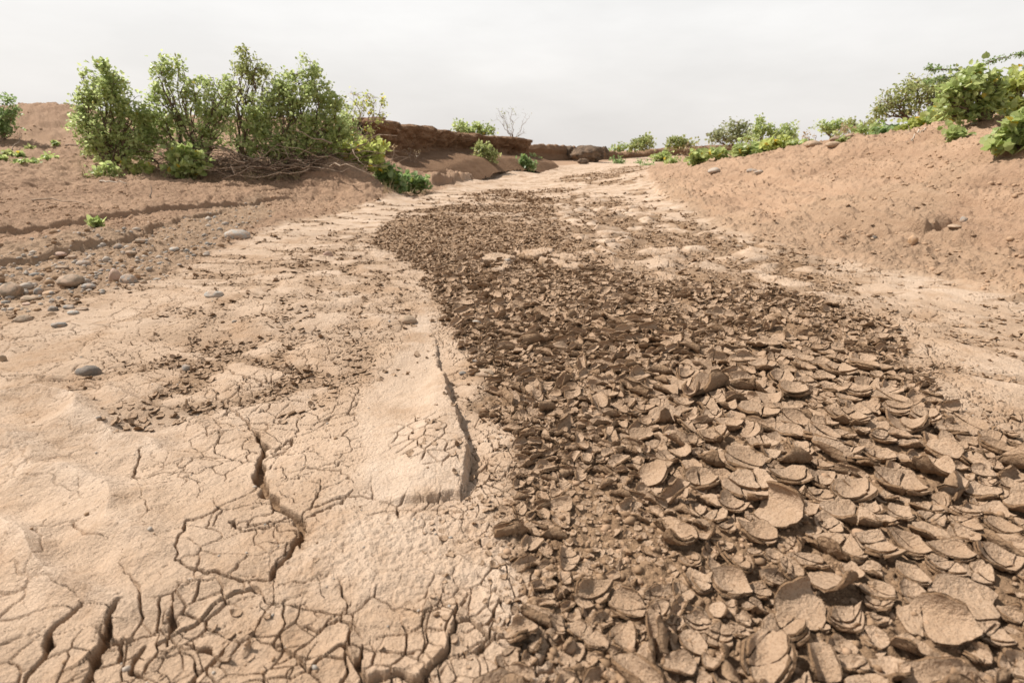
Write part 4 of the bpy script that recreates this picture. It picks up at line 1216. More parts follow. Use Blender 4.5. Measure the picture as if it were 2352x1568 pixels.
def fan(pts):
    v = np.array([[0, .5, -.05]] + pts, float); k = len(pts)
    return v, np.array([[0, 1 + i, 1 + (i + 1) % k] for i in range(k)])
LEAF = {'broad': fan([[0, 0, .0], [.34, -.06, .07], [.58, .28, .10], [.50, .55, .07], [.40, .72, .02], [.16, .84, .0], [0, 1.05, -.10], [-.16, .84, .0], [-.40, .72, .02], [-.50, .55, .07], [-.58, .28, .10], [-.34, -.06, .07]]),
        'oval': fan([[0, 0, 0], [.26, .25, .05], [.30, .6, .05], [0, 1, -.06], [-.30, .6, .05], [-.26, .25, .05]]),
        'sprig': (np.array([[0, 0, 0], [.37, .5, .07], [0, 1, 0], [-.37, .5, .07], [0, .45, -.02]]), np.array([[0, 1, 4], [1, 2, 4], [2, 3, 4], [3, 0, 4]]))}


def unit(a): return a / np.maximum(np.linalg.norm(a, axis=-1, keepdims=True), 1e-9)


def leaves(name, P, D, size, kind, mat, rg, parent, up=.8, shade=None):
    """one mesh of leaves: at P, pointing along D"""
    v, f = LEAF[kind]
    n_ = len(P)
    y = unit(D + rg.normal(0, .55, (n_, 3)))
    nrm = unit(np.array([0, 0, up]) + rg.normal(0, .55, (n_, 3)))
    x = unit(np.cross(y, nrm)); z = np.cross(x, y)
    s = (size * rg.uniform(.6, 1.25, n_))[:, None, None]
    vs = (v[None, :, 0:1] * x[:, None] + v[None, :, 1:2] * y[:, None] + v[None, :, 2:3] * z[:, None]) * s + P[:, None]
    fs = f[None] + (np.arange(n_) * len(v))[:, None, None]
    rn = np.repeat(rg.random(n_), len(v))
    return mesh_np(name, vs.reshape(-1, 3), tris=fs.reshape(-1, 3), mats=(mat,), attrs={'rnd': rn}, parent=parent, smooth=False)


def tubes(name, paths, mat, parent, sides=5):
    """one mesh of tapering twigs; every path is (points, r0, r1)"""
    V_, Q_, off = [], [], 0
    ang = np.arange(sides) * 2 * math.pi / sides
    for P, r0, r1 in paths:
        P = np.asarray(P, float); k = len(P)
        T = unit(np.gradient(P, axis=0))
        a = unit(np.cross(T, np.array([.31, .17, .94]) + 0 * T)); b = np.cross(T, a)
        r = np.linspace(r0, r1, k)[:, None, None]
        ring = P[:, None] + r * (np.cos(ang)[None, :, None] * a[:, None] + np.sin(ang)[None, :, None] * b[:, None])
        V_.append(ring.reshape(-1, 3))
        i = np.arange(k - 1)[:, None] * sides; j = np.arange(sides)[None]
        Q_.append((np.stack([i + j, i + (j + 1) % sides, i + sides + (j + 1) % sides, i + sides + j], -1) + off).reshape(-1, 4)); off += k * sides
    return mesh_np(name, np.concatenate(V_), quads=np.concatenate(Q_), mats=(mat,), parent=parent)


def curve(a, b, rg, bow=.15, k=5, up=.0):
    t = np.linspace(0, 1, k)[:, None]
    L = np.linalg.norm(b - a)
    m = rg.normal(0, bow, 3) * L; m[2] += up * L
    w = rg.normal(0, bow * .25, (k, 3)) * L; w[0] = w[-1] = 0
    return a + (b - a) * t + 4 * t * (1 - t) * m * .5 + w


def shrub(name, label, cat, u, vb, Y, blobs, leaf='sprig', lsize=.055, lm='thicket', bk='brown', dens=260, per=12, clump=.11, trunk=.03, group=None, seed=0, up=.8, twig=1.0, snap=True, cover=1.0, ground_z=None, stemfrac=1.0, bare=0.0):
    rg = np.random.default_rng(seed + 1000)
    if snap is True:
        base = gy(u, vb, Y); base[2] = zat(base[0], base[1])[0] - .02
    else:
        base = gy(u, vb, Y)
    root = empty(name, base)
    paths, LP, LD = [], [], []
    for bl in blobs:
        bu, bv, ru, rv = bl[:4]; dY = bl[4] if len(bl) > 4 else rg.normal(0, .12) * ru * S / F * Y; dn = bl[5] if len(bl) > 5 else 1.0
        c = gy(bu, bv, Y + dY) - base
        dp = (Y + dY) * CT + (CAM_H - base[2]) * ST
        rx = ru * S / F * dp; rz = rv * S / F * dp; ry = .85 * max(rx, .6 * rz)
        limb = curve(np.zeros(3), c * np.array([.85, .85, .8]) + np.array([0, 0, -rz * .3]), rg, .12, 8, .05)
        paths.append((limb, trunk * (1.2 if bl is blobs[0] else .7), trunk * .25))
        nt_ = int(np.clip(dens * 1.9 * dn * rx * rz * cover, 6, 700))
        d = unit(rg.normal(0, 1, (nt_, 3))); rad = rg.random(nt_) ** .42
        tips = c + d * rad[:, None] * np.array([rx, ry, rz]) * (1 + .16 * rg.normal(0, 1, (nt_, 1)))
        minz = .02 - 0 * tips[:, 2]
        tips[:, 2] = np.maximum(tips[:, 2], minz + .03)
        subs = []
        ns_ = max(3, nt_ // 9)
        for k in range(ns_):            # secondary boughs
            e_ = c + unit(rg.normal(0, 1, 3)) * np.array([rx, ry, rz]) * .6
            st_ = limb[rg.integers(3, 8)]
            cu = curve(st_, e_, rg, .14, 6, .04); subs.append(cu); paths.append((cu, trunk * .36, trunk * .12))
        nodes = np.concatenate([s_[2:] for s_ in subs] + [limb[4:]])
        for k in range(nt_):
            dd = np.linalg.norm(nodes - tips[k], axis=1) + .5 * np.maximum(0, nodes[:, 2] - tips[k, 2])
            nd = nodes[np.argmin(dd)]
            tw = curve(nd, tips[k], rg, .12, 4, .06)
            if rg.random() < stemfrac: paths.append((tw, trunk * .11 * twig + .0012, .0011 * twig + .0006))
            if rg.random() < bare: continue
            ax = unit(tw[-1] - tw[1] + 1e-6)
            npl = max(1, int(rg.poisson(per * (1.35 * rg.gamma(1.1, 1 / 1.1) if leaf != 'broad' else 1.3))))
            tpos = rg.random(npl) ** .6
            LP.append(tw[1] + (tw[-1] - tw[1]) * tpos[:, None] * 1.08 + rg.normal(0, clump * .38, (npl, 3)))
            LD.append(ax * .8 + unit(rg.normal(0, 1, (npl, 3))) * .8)
    tubes('stems', paths, BK[bk], root, 4)
    if LP:
        leaves('foliage', np.concatenate(LP), np.concatenate(LD), lsize * (1.05 if leaf != 'broad' else 1.0), leaf, LM[lm], rg, root, up)
    return tag(root, label, cat, group)


G_TH = 'shrubs of the tall thicket on the left bank'
# tall thicket
shrub('shrub', 'leftmost tall grey-green bush of the thicket on the left bank', 'bush', 255, 392, 9.9,
      [(238, 190, 32, 45), (205, 225, 28, 50), (262, 225, 42, 45), (230, 285, 58, 45), (300, 290, 45, 42), (330, 325, 40, 35), (240, 340, 60, 32), (190, 180, 14, 22), (232, 152, 16, 14), (335, 262, 34, 26), (290, 340, 50, 34), (205, 300, 34, 36), (275, 195, 22, 30), (310, 240, 26, 24), (182, 235, 16, 20)], dens=230, per=15, seed=1, lsize=.058, group=G_TH)
shrub('shrub', 'wide two-peaked bush in the middle of the left thicket', 'bush', 455, 395, 10.2,
      [(388, 170, 30, 34), (372, 215, 22, 40), (430, 215, 38, 38), (395, 260, 45, 40), (490, 225, 48, 45), (455, 290, 45, 40), (370, 305, 38, 36), (520, 200, 22, 26), (430, 340, 52, 34, 0, .9), (330, 345, 38, 32), (345, 290, 30, 34), (362, 158, 14, 18), (412, 152, 16, 14), (480, 185, 20, 18), (345, 230, 16, 22), (500, 270, 44, 34), (490, 315, 44, 30, 0, .6)], dens=200, per=13, seed=2, lsize=.057, group=G_TH, trunk=.035)
shrub('shrub', 'tallest thin-leaved bush of the left thicket with bare forked stems', 'bush', 560, 398, 10.5,
      [(563, 128, 24, 20), (590, 152, 26, 26), (560, 175, 38, 32, 0, .8), (620, 190, 20, 30, 0, .8), (545, 225, 40, 38, 0, .55), (590, 240, 40, 38, 0, .6), (540, 290, 36, 30, 0, .35)], dens=210, per=11, seed=3, lsize=.055, lm='olive', group=G_TH, trunk=.04)
shrub('shrub', 'dense right-hand bush of the left thicket with a pointed top', 'bush', 672, 402, 10.3,
      [(706, 152, 26, 24), (690, 195, 36, 36), (735, 215, 30, 40), (650, 250, 46, 42), (712, 265, 55, 45), (760, 262, 28, 40), (620, 315, 50, 40), (690, 330, 62, 42), (590, 280, 34, 40), (765, 320, 34, 36), (640, 205, 26, 30), (560, 320, 48, 34, 0, .8), (610, 250, 34, 40), (675, 215, 34, 34), (735, 300, 50, 40), (640, 345, 60, 26), (775, 235, 16, 24), (665, 175, 14, 20), (780, 300, 34, 34), (725, 345, 50, 24)], dens=235, per=14, seed=4, lsize=.056, group=G_TH)
shrub('shrub', 'sparse twiggy bush with a few yellowish leaves beside the earth bank', 'bush', 800, 350, 12.6,
      [(835, 225, 38, 26, 0, .9), (868, 240, 26, 34, 0, .8), (815, 255, 26, 40, 0, .7), (860, 285, 34, 30, 0, .9), (840, 320, 40, 28, 0, .7)], dens=170, per=3, seed=5, lsize=.065, lm='yellow', bk='dry', trunk=.028, twig=1.5, bare=.35)
shrub('shrub', 'narrow green bush between thicket and twiggy bush', 'bush', 800, 385, 11.6, [(795, 262, 16, 26), (800, 300, 30, 34), (812, 335, 26, 26)], dens=230, per=13, seed=6, lsize=.056, group=G_TH)
shrub('shrub', 'green bush cut off by the left edge of the view', 'bush', 5, 322, 11.4, [(0, 262, 36, 36), (25, 245, 16, 26), (12, 295, 34, 26), (-40, 270, 40, 50)], dens=240, per=14, seed=7, lsize=.055, lm='dark', bk='dry')
# pale broad-leaved plants in front of the thicket
GB = 'broad-leaved plants at the foot of the left thicket'
shrub('broadleaf_plant', 'yellow-green broad-leaved bush with orange leaves on the earth mound', 'plant', 828, 402, 10.7,
      [(790, 345, 32, 26), (845, 345, 42, 28), (862, 375, 26, 20), (808, 372, 30, 20), (770, 340, 12, 14)], 'broad', .085, 'yellow', 'green', dens=190, per=8, clump=.13, seed=11)
shrub('broadleaf_plant', 'dark green broad-leaved plant hanging down the right side of the mound', 'plant', 905, 432, 10.9,
      [(895, 402, 30, 18), (910, 418, 28, 18), (880, 395, 16, 12)], 'broad', .085, 'dark', 'green', dens=260, per=9, clump=.12, seed=12)
shrub('broadleaf_plant', 'low dark green plant at the edge of the pale riverbed beside the mound', 'plant', 955, 437, 11.6,
      [(950, 418, 26, 15), (972, 422, 18, 13), (930, 425, 16, 10)], 'broad', .075, 'dark', 'green', dens=280, per=9, clump=.11, seed=13)
shrub('broadleaf_plant', 'widest light green plant at the foot of the left thicket', 'plant', 430, 406, 9.6,
      [(400, 375, 30, 20), (440, 368, 34, 24), (465, 388, 20, 15), (420, 390, 30, 14), (425, 350, 22, 10)], 'broad', .075, 'light', 'green', dens=240, per=9, clump=.12, seed=14, group=GB)
shrub('broadleaf_plant', 'small tree-shaped green plant standing alone in front of the left thicket', 'plant', 243, 432, 9.1,
      [(225, 400, 20, 14), (250, 400, 26, 16), (240, 388, 20, 8), (262, 412, 14, 10)], 'broad', .06, 'light', 'brown', dens=300, per=9, clump=.09, trunk=.022, seed=15, group=GB)
shrub('broadleaf_plant', 'yellowish plant between the small tree-shaped one and the widest one', 'plant', 305, 408, 9.7,
      [(290, 380, 20, 14), (322, 384, 18, 22), (312, 395, 22, 10)], 'broad', .065, 'yellow', 'green', dens=250, per=8, clump=.1, seed=16, group=GB)
shrub('broadleaf_plant', 'flat-topped green plant behind the small tree-shaped one', 'plant', 265, 398, 10.2, [(262, 374, 26, 9), (240, 380, 16, 10)], 'broad', .065, 'light', 'green', dens=280, per=9, clump=.1, seed=17, group=GB)
shrub('broadleaf_plant', 'dull grey-green plant in the shade under the leftmost tall bush', 'plant', 235, 375, 10.6, [(228, 352, 30, 16), (200, 362, 20, 14), (255, 362, 18, 12)], 'oval', .06, 'olive', 'brown', dens=240, per=9, clump=.1, seed=18)
shrub('broadleaf_plant', 'low bright plant under the brush just left of the mound', 'plant', 665, 412, 10.6, [(652, 402, 12, 9), (685, 406, 20, 6), (668, 407, 14, 6)], 'broad', .07, 'dark', 'green', dens=300, per=9, clump=.09, seed=19)
shrub('seedling', 'single bright green seedling on the bare earth shelf at the left', 'plant', 222, 540, 4.9, [(212, 521, 9, 3), (230, 522, 10, 4), (222, 529, 7, 5)], 'broad', .05, 'light', 'green', dens=900, per=4, clump=.035, trunk=.006, seed=20)
GS = 'small plants dotting the left slope'
for i, (u, v, w, h, Y, lb) in enumerate([(10, 402, 26, 20, 9.6, 'low leafy plant at the left edge of the bare slope'), (78, 402, 40, 24, 9.5, 'two-headed low plant on the bare left slope'), (52, 410, 20, 16, 9.3, 'short plant just left of the two-headed one'),
                                     (112, 378, 36, 24, 10.0, 'upright leafy plant highest of the group on the left slope'), (20, 374, 22, 26, 10.1, 'slim plant near the left edge above the low one'), (48, 380, 18, 12, 10.0, 'tiny sprout between the slim and the upright plant'),
                                     (66, 352, 20, 16, 10.8, 'brownish tuft up the left slope'), (128, 342, 12, 14, 11.2, 'lone sprout on the hillside left of the thicket')]):
    shrub('slope_plant', lb, 'plant', u, v, Y, [(u - w * .2, v - h * .6, w * .36, h * .36), (u + w * .2, v - h * .7, w * .36, h * .34), (u, v - h * .45, w * .4, h * .3)], 'broad' if i != 6 else 'oval', .055, 'light' if i not in (6, 4) else 'olive', 'brown', dens=420, per=5, clump=.06, trunk=.01, seed=30 + i, group=GS)
# under the eroded bank
shrub('broadleaf_plant', 'grey-green bush with dry spikes at the foot of the eroded bank', 'plant', 1118, 378, 20.5, [(1118, 354, 22, 17), (1100, 350, 12, 20, 0, .6), (1130, 360, 16, 12)], 'oval', .10, 'olive', 'dry', dens=150, per=10, clump=.16, seed=41, trunk=.03)
shrub('broadleaf_plant', 'round bright green bush on the bench right of the bank end', 'plant', 1208, 392, 23.0, [(1200, 378, 16, 10), (1218, 377, 14, 10), (1209, 370, 12, 7)], 'oval', .12, 'dark', 'green', dens=140, per=11, clump=.16, seed=42, trunk=.03)
shrub('broadleaf_plant', 'dim leafy bush in the shade just behind the bank end', 'plant', 1232, 380, 29, [(1232, 365, 13, 9)], 'oval', .13, 'thicket', 'brown', dens=140, per=10, clump=.18, seed=43, trunk=.03)
# on top of the eroded bank and beyond
shrub('shrub', 'low rounded green bush on top of the eroded bank', 'bush', 1098, 318, 25.5, [(1078, 298, 22, 12), (1105, 294, 26, 13), (1090, 302, 30, 10), (1128, 302, 12, 10)], 'sprig', .13, 'light', 'brown', dens=60, per=14, clump=.22, seed=51, snap=False, trunk=.04)
shrub('shrub', 'small upright bush on the eroded bank left of the rounded one', 'bush', 1054, 308, 24.5, [(1054, 285, 9, 9), (1056, 297, 12, 9)], 'sprig', .13, 'thicket', 'brown', dens=70, per=14, clump=.2, seed=52, snap=False, trunk=.03)
shrub('bare_tree', 'nearly leafless thin-branched tree on top of the eroded bank', 'tree', 1178, 320, 27,
      [(1150, 268, 22, 18, 0, 1), (1178, 262, 24, 20, 0, 1), (1205, 272, 22, 16, 0, 1), (1172, 290, 26, 14, 0, .7), (1200, 300, 18, 10, 0, .6), (1148, 252, 10, 12, 0, .7)], 'sprig', .07, 'far', 'dry', dens=30, per=2, clump=.2, trunk=.024, twig=1.6, seed=53, snap=False, bare=.45)
GF = 'bushes round the far bend'
for i, (u, v, Y, bl, lm, ls, lb) in enumerate([
    (1425, 348, 46, [(1418, 341, 14, 7), (1434, 338, 9, 8)], 'light', .22, 'small pale green bush at the far bend, leftmost of its row'),
    (1478, 345, 44, [(1470, 332, 20, 13), (1490, 330, 16, 14), (1478, 322, 18, 9), (1460, 338, 14, 9)], 'olive', .20, 'rounded feathery bush at the far bend with a bare right side'),
    (1556, 340, 42, [(1545, 329, 20, 10), (1570, 326, 18, 11), (1590, 330, 12, 10, 0, .5), (1560, 320, 14, 7)], 'olive', .20, 'wide low bush in the middle of the far bend'),
    (1425, 379, 34, [(1418, 370, 11, 6), (1430, 371, 10, 6)], 'dark', .16, 'green plant on the riverbed before the dark earth blocks'),
    (1488, 384, 30, [(1488, 381, 14, 3)], 'dark', .13, 'small flat plant at the far end of the pale bed'),
    (1512, 368, 40, [(1505, 361, 12, 6), (1525, 360, 14, 7), (1535, 352, 8, 6)], 'light', .18, 'fresh green plant under the far right bank'),
    (1540, 376, 26, [(1540, 371, 10, 5)], 'light', .13, 'small plant just left of the first right bank plants'),
    (1470, 379, 36, [(1468, 375, 5, 4)], 'dark', .13, 'tiny plant alone on the far riverbed')]):
    shrub('far_bush', lb, 'bush', u, v, Y, bl, 'sprig', ls, lm, 'brown', dens=40 if Y > 40 else 90, per=12, clump=.3, trunk=.05, seed=60 + i, group=GF, snap=v > 360)
shrub('dry_brush', 'mass of brown leafless brush hanging over the far right bank', 'brush', 1595, 368, 41, [(1570, 350, 26, 14), (1600, 352, 30, 14), (1620, 345, 20, 16), (1590, 335, 20, 8)], 'sprig', .16, 'straw', 'brush', dens=34, per=2, clump=.3, trunk=.05, twig=3.0, seed=70, snap=False, bare=.4)
# far right bank, behind the crest
GR = 'bushes behind the crest of the right bank'
shrub('shrub', 'wide grey-green bush behind the crest of the right bank', 'bush', 1690, 340, 22, [(1655, 305, 22, 18), (1690, 292, 30, 18), (1715, 305, 30, 18), (1680, 315, 36, 14), (1640, 318, 14, 12, 0, .6)], 'sprig', .10, 'far', 'brown', dens=70, per=14, clump=.22, trunk=.045, seed=81, snap=False, group=GR)
shrub('shrub', 'green bush with a tufted tip right of the wide grey-green one', 'bush', 1750, 340, 21, [(1745, 285, 10, 10), (1752, 300, 22, 14), (1735, 315, 26, 14)], 'sprig', .10, 'thicket', 'brown', dens=85, per=14, clump=.2, trunk=.04, seed=82, snap=False, group=GR)
shrub('shrub', 'low dark rounded bush rightmost behind the middle of the crest', 'bush', 1798, 338, 21, [(1790, 302, 24, 14), (1815, 302, 18, 16), (1800, 316, 34, 12), (1770, 312, 16, 12)], 'sprig', .10, 'thicket', 'brown', dens=85, per=14, clump=.2, trunk=.04, seed=83, snap=False, group=GR)
shrub('shrub', 'dark green bush behind the crest boulders of the right bank', 'bush', 1912, 320, 17, [(1890, 292, 14, 10), (1915, 285, 18, 14), (1905, 300, 26, 10), (1935, 295, 12, 10)], 'sprig', .085, 'thicket', 'brown', dens=120, per=14, clump=.17, trunk=.035, seed=84, snap=False, group=GR)
shrub('shrub', 'small bush in the gap left of the round tree', 'bush', 1965, 312, 16, [(1958, 288, 8, 8), (1970, 296, 22, 9), (1990, 290, 16, 9)], 'sprig', .085, 'olive', 'brown', dens=120, per=13, clump=.17, trunk=.03, seed=85, snap=False, group=GR)
shrub('dry_bush', 'tan dry bush among the green ones on the right crest', 'bush', 1942, 318, 12.5, [(1935, 302, 16, 10), (1955, 304, 18, 9)], 'oval', .05, 'straw', 'dry', dens=170, per=7, clump=.12, trunk=.02, seed=86, bare=.2)
shrub('dry_bush', 'tan dry weed beside the last low plant of the middle crest', 'bush', 1862, 336, 12.5, [(1858, 318, 12, 10), (1870, 314, 10, 10)], 'oval', .05, 'straw', 'dry', dens=170, per=6, clump=.12, trunk=.015, seed=87, bare=.3)
shrub('round_tree', 'round-crowned olive green tree behind the right bank', 'tree', 2120, 296, 13,
      [(2060, 225, 44, 34), (2110, 200, 48, 30), (2150, 205, 44, 36), (2030, 252, 26, 28), (2090, 245, 50, 28, 0, .8), (2160, 240, 40, 30, 0, .7), (2180, 195, 34, 28), (2018, 280, 14, 18, 0, .6)], 'oval', .062, 'olive', 'brush', dens=150, per=12, clump=.14, trunk=.05, seed=88, snap=False)
# plants along the right crest
GC = 'broad-leaved plants along the right crest'
LBL = ['low clump of leaves, first of the right crest plants from the river bend', 'low clump second in the row along the right crest', 'largest light green clump in the middle of the right crest', 'yellow-green clump right of the largest one on the crest', 'low green plant at the right end of the middle clump',
       'small plant just before the crest boulders', 'leafy clump left of the wide dark one on the right crest', 'wide low dark green clump on the right crest', 'taller clump with yellowing leaves beside the bleached sticks', 'green clump behind the bleached sticks', 'mixed green clump under the round tree']
for i, (u, v, Y, bl, lm, ls) in enumerate([
    (1602, 377, 13.6, [(1590, 364, 17, 10), (1612, 362, 16, 10), (1600, 357, 14, 7)], 'light', .09), (1652, 366, 13.3, [(1640, 354, 16, 9), (1660, 350, 15, 10)], 'light', .085),
    (1722, 366, 12.6, [(1705, 345, 22, 14), (1735, 342, 24, 16), (1720, 355, 30, 10), (1752, 350, 18, 12)], 'light', .085), (1780, 358, 12.3, [(1770, 330, 24, 12), (1795, 330, 26, 14), (1785, 345, 28, 12)], 'yellow', .085),
    (1838, 346, 12.0, [(1825, 332, 20, 11), (1845, 332, 14, 9)], 'light', .08), (1930, 332, 10.6, [(1930, 324, 12, 8)], 'olive', .06),
    (1995, 318, 11.2, [(1980, 300, 20, 10), (2005, 297, 20, 11)], 'light', .075), (2042, 320, 10.0, [(2025, 305, 24, 12), (2055, 300, 26, 13), (2040, 312, 30, 8)], 'dark', .075),
    (2088, 312, 9.6, [(2085, 285, 22, 14), (2095, 298, 20, 14)], 'yellow', .07), (2128, 300, 9.6, [(2120, 280, 22, 12), (2140, 275, 16, 12)], 'light', .07), (2172, 292, 9.2, [(2160, 262, 26, 14), (2180, 275, 24, 14), (2195, 258, 18, 12)], 'light', .075)]):
    shrub('crest_plant', LBL[i], 'plant', u, v, Y, bl, 'broad', ls, lm, 'brown', dens=250, per=8, clump=.13, trunk=.02, seed=100 + i, group=GC)
shrub('dry_weed', 'straw-coloured dry weed between the round tree and the crest plants', 'plant', 2122, 296, 9.9, [(2110, 275, 16, 16), (2132, 268, 18, 16)], 'oval', .035, 'straw', 'dry', dens=260, per=6, clump=.1, trunk=.012, seed=120, bare=.2)
shrub('crest_plant', 'small green plant with browned lower leaves below the trunked bush', 'plant', 2195, 328, 6.9, [(2185, 305, 16, 12), (2205, 312, 16, 10), (2195, 318, 12, 8)], 'broad', .07, 'light', 'brown', dens=380, per=6, clump=.08, trunk=.012, seed=121)
shrub('crest_plant', 'tiny plant before the crest boulders with a reddish foot', 'plant', 1930, 331, 9.4, [(1930, 322, 9, 6)], 'broad', .055, 'olive', 'brown', dens=420, per=5, clump=.07, trunk=.01, seed=122)
shrub('trunked_bush', 'big leafy bush with a short thick trunk on the right crest', 'bush', 2262, 300, 7.3,
      [(2195, 205, 34, 26), (2235, 185, 36, 24), (2275, 195, 34, 26), (2215, 235, 44, 26), (2265, 232, 34, 26), (2175, 225, 22, 24), (2225, 260, 34, 16, 0, .6), (2290, 240, 24, 22, 0, .7), (2178, 262, 22, 12, 0, .5), (2240, 168, 16, 10)], 'broad', .062, 'light', 'brown', dens=340, per=8, clump=.12, trunk=.045, seed=123)
shrub('trunked_bush', 'tall yellow-green bush at the right edge behind the low leafy one', 'bush', 2335, 296, 7.6, [(2320, 200, 34, 28), (2355, 190, 36, 30), (2330, 240, 36, 28), (2370, 240, 40, 34), (2312, 262, 24, 18)], 'broad', .064, 'yellow', 'brown', dens=320, per=8, clump=.12, trunk=.035, seed=124)
shrub('broadleaf_plant', 'low leafy bush in front at the right edge, its leaves reaching the ground', 'plant', 2330, 346, 5.7, [(2310, 318, 28, 20), (2340, 290, 36, 26), (2365, 270, 32, 24), (2345, 325, 36, 18), (2385, 310, 40, 34), (2285, 330, 14, 10)], 'broad', .078, 'light', 'brown', dens=360, per=8, clump=.1, trunk=.025, seed=125)
# thorn tree arching its long feathery boughs over the right crest
thorn = empty('thorn_tree', gy(2330, 290, 10.0))
tp, LPs, LDs = [], [], []
trg = np.random.default_rng(9)
b0 = np.array(thorn.location)
def bough(pts, r0, lf=1.0, Y=10.0):
    P = np.array([gy(u, v, Y + dy) - b0 for u, v, dy in pts])
    t = np.linspace(0, 1, len(P)); tn = np.linspace(0, 1, 26)
    P = np.stack([np.interp(tn, t, P[:, k]) for k in range(3)], -1) + trg.normal(0, .006, (26, 3))
    tp.append((P, r0, .003))
    T = np.gradient(P, axis=0)
    for k in range(int(330 * lf)):
        i = trg.integers(7, 26)
        LPs.append(P[i] + trg.normal(0, .022, 3)); LDs.append(unit(T[i]) * .4 + unit(trg.normal(0, 1, 3)))
bough([(2330, 290, 0), (2300, 220, .2), (2262, 172, .1), (2225, 162, -.1), (2175, 160, -.2), (2140, 160, -.2), (2131, 152, -.2)], .028)
bough([(2262, 172, .1), (2220, 172, -.1), (2180, 178, -.2), (2150, 186, -.2), (2125, 190, -.3)], .012, .8)
bough([(2330, 290, 0), (2290, 225, .3), (2230, 170, .4), (2250, 152, .3), (2290, 136, .2), (2335, 126, .2), (2350, 124, .2)], .024, .9)
bough([(2330, 290, 0), (2345, 220, .2), (2340, 190, 0), (2352, 165, 0), (2362, 140, 0)], .02, .7)
tubes('branches', tp, BK['brown'], thorn, 5)
leaves('foliage', np.array(LPs), np.array(LDs), .042, 'sprig', LM['dark'], trg, thorn)
tag(thorn, 'thorn tree with long feathery boughs arching over the right crest', 'tree')


# dead wood: loose sticks, each a thing; the tangle under the thicket as one mass
def stick(u1, v1, u2, v2, w, label, bk='dry', lift=0.0, name='dead_branch', forks=2, seed=0, Y=None):
    rg = np.random.default_rng(seed + 500)
    a, b = (on_ground(u1, v1), on_ground(u2, v2)) if Y is None else (gy(u1, v1, Y), gy(u2, v2, Y))
    a = a + np.array([0, 0, .01]); b = b + np.array([0, 0, .012 + lift])
    c = curve(a, b, rg, .05, 9)
    zt_ = zat(c[:, 0], c[:, 1]) + .006
    if Y is None: c[:, 2] = np.maximum(c[:, 2], zt_)
    paths = [(c - a, w, w * .35)]
    for k in range(forks):
        s_ = c[rg.integers(2, 7)]; L = np.linalg.norm(b - a) * rg.uniform(.2, .45)
        e_ = s_ + unit((b - a) + rg.normal(0, .6, 3) * np.linalg.norm(b - a)) * L; e_[2] = max(e_[2], zat(e_[0], e_[1])[0] + .01)
        paths.append((curve(s_, e_, rg, .1, 5) - a, w * .5, w * .15))
    o = tubes(name, paths, BK[bk], None, 6)
    o.location = a
    return tag(o, label, 'branch')


stick(2098, 318, 2085, 290, .012, 'bleached forked stick standing among the right crest plants', 'white', seed=1, forks=4, Y=8.6)
stick(2110, 300, 2092, 326, .010, 'bleached stick lying downhill on the right crest', 'white', seed=2, forks=3)
stick(2125, 296, 2095, 318, .008, 'thin pale twig sloping from the crest plants', 'white', seed=3)
stick(75, 464, 205, 474, .010, 'long thin dead stick lying on the left earth flat', 'dry', seed=4, forks=0)
stick(230, 418, 290, 424, .012, 'pale dead stick before the small tree-shaped plant', 'white', seed=5, forks=0)
stick(300, 348, 390, 336, .014, 'dead branch fallen on the slope left of the brush tangle', 'dry', seed=6, forks=2)
stick(150, 335, 235, 345, .012, 'dry stalk lying across the slope below the left hill', 'dry', seed=7, forks=1)
stick(28, 345, 55, 325, .010, 'dry forked stalk by the bush at the left edge', 'dry', seed=8, forks=2, lift=.1)
stick(345, 455, 352, 448, .008, 'stub of a twig sticking out of the left earth flat', 'brown', seed=9, forks=0, lift=.12)
shrub('dry_weed', 'dry pale weed with a few stubby stems under the eroded bank', 'plant', 945, 366, 15.0, [(938, 345, 16, 12), (958, 352, 14, 8)], 'oval', .05, 'straw', 'dry', dens=70, per=2, clump=.08, trunk=.025, seed=130, twig=3, bare=.5)
shrub('dry_weed', 'tall thin dry stalk right of the yellow-green bush', 'plant', 897, 372, 14.0, [(905, 340, 8, 20)], 'oval', .05, 'straw', 'dry', dens=70, per=2, clump=.08, trunk=.015, seed=131, twig=2, bare=.4)
brg = np.random.default_rng(44)
paths = []
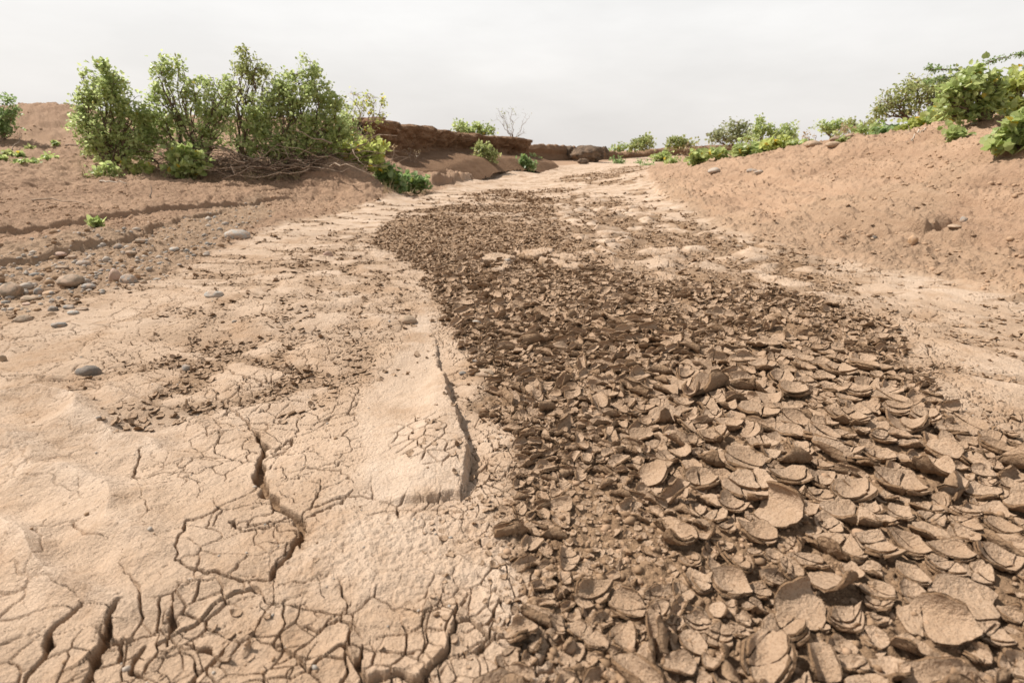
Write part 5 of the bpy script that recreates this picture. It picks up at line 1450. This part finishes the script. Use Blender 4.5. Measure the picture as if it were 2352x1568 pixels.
for k in range(620):
    u, v = brg.uniform(395, 800), 0
    base_v = np.interp(u, [395, 480, 560, 700, 800], [375, 398, 402, 398, 380])
    v = base_v - abs(brg.normal(0, 17)) - 2
    Y_ = 10.0 + brg.normal(0, .35) + (398 - base_v) / 60 + brg.uniform(0, .7)
    p = gy(u, v, Y_); p[2] = max(p[2], zat(p[0], p[1])[0] + .01)
    a = brg.normal(0, .5) + (math.pi if brg.random() < .5 else 0)
    L = brg.uniform(.25, .95)
    e_ = p + L * np.array([math.cos(a) * .9, brg.normal(0, .45), math.sin(a) * .35 + brg.normal(0, .2)]); e_[2] = max(e_[2], zat(e_[0], e_[1])[0] + .01)
    r_ = brg.choice([.003, .005, .008, .014], p=[.45, .35, .15, .05])
    paths.append((curve(p, e_, brg, .13, 6), r_, r_ * .4))
o = tubes('brush_tangle', paths, BK['brush'], None, 4)
tag(o, 'tangle of dead brown brush under the left thicket', 'brush', None, 'stuff')
paths = []
for k in range(80):
    u = brg.uniform(400, 820); base_v = np.interp(u, [395, 480, 560, 700, 820], [378, 398, 402, 398, 372])
    p = gy(u, base_v - abs(brg.normal(0, 28)), 10.0 + brg.uniform(-.3, .6)); a = brg.normal(0, .5) + (math.pi if brg.random() < .5 else 0); L = brg.uniform(.5, 1.5)
    e_ = p + L * np.array([math.cos(a) * .9, brg.normal(0, .3), math.sin(a) * .4]); p[2] = max(p[2], zat(p[0], p[1])[0]); e_[2] = max(e_[2], zat(e_[0], e_[1])[0])
    paths.append((curve(p, e_, brg, .12, 7), brg.uniform(.006, .016), .003))
o = tubes('pale_branches', paths, BK['dry'], None, 5)
tag(o, 'pale dead branches poking from the tangle under the thicket', 'brush', None, 'stuff')
# dry grass at the edges
paths = []
for k in range(420):
    if brg.random() < .55: u = brg.uniform(560, 690); v = brg.uniform(404, 416)
    elif brg.random() < .5: u = brg.uniform(880, 985); v = brg.uniform(434, 446)
    else: u = brg.uniform(180, 420); v = brg.uniform(395, 412)
    p = on_ground(u, v); h_ = brg.uniform(.05, .22)
    paths.append((curve(p, p + np.array([brg.normal(0, .06), brg.normal(0, .06), h_]), brg, .1, 4), .004, .001))
gm = bark('dry_grass_stalk', (.33, .25, .14), (.45, .37, .22))
tag(tubes('dry_grass', paths, gm, None, 3), 'thin dry grass at the foot of the thicket', 'grass', None, 'stuff')
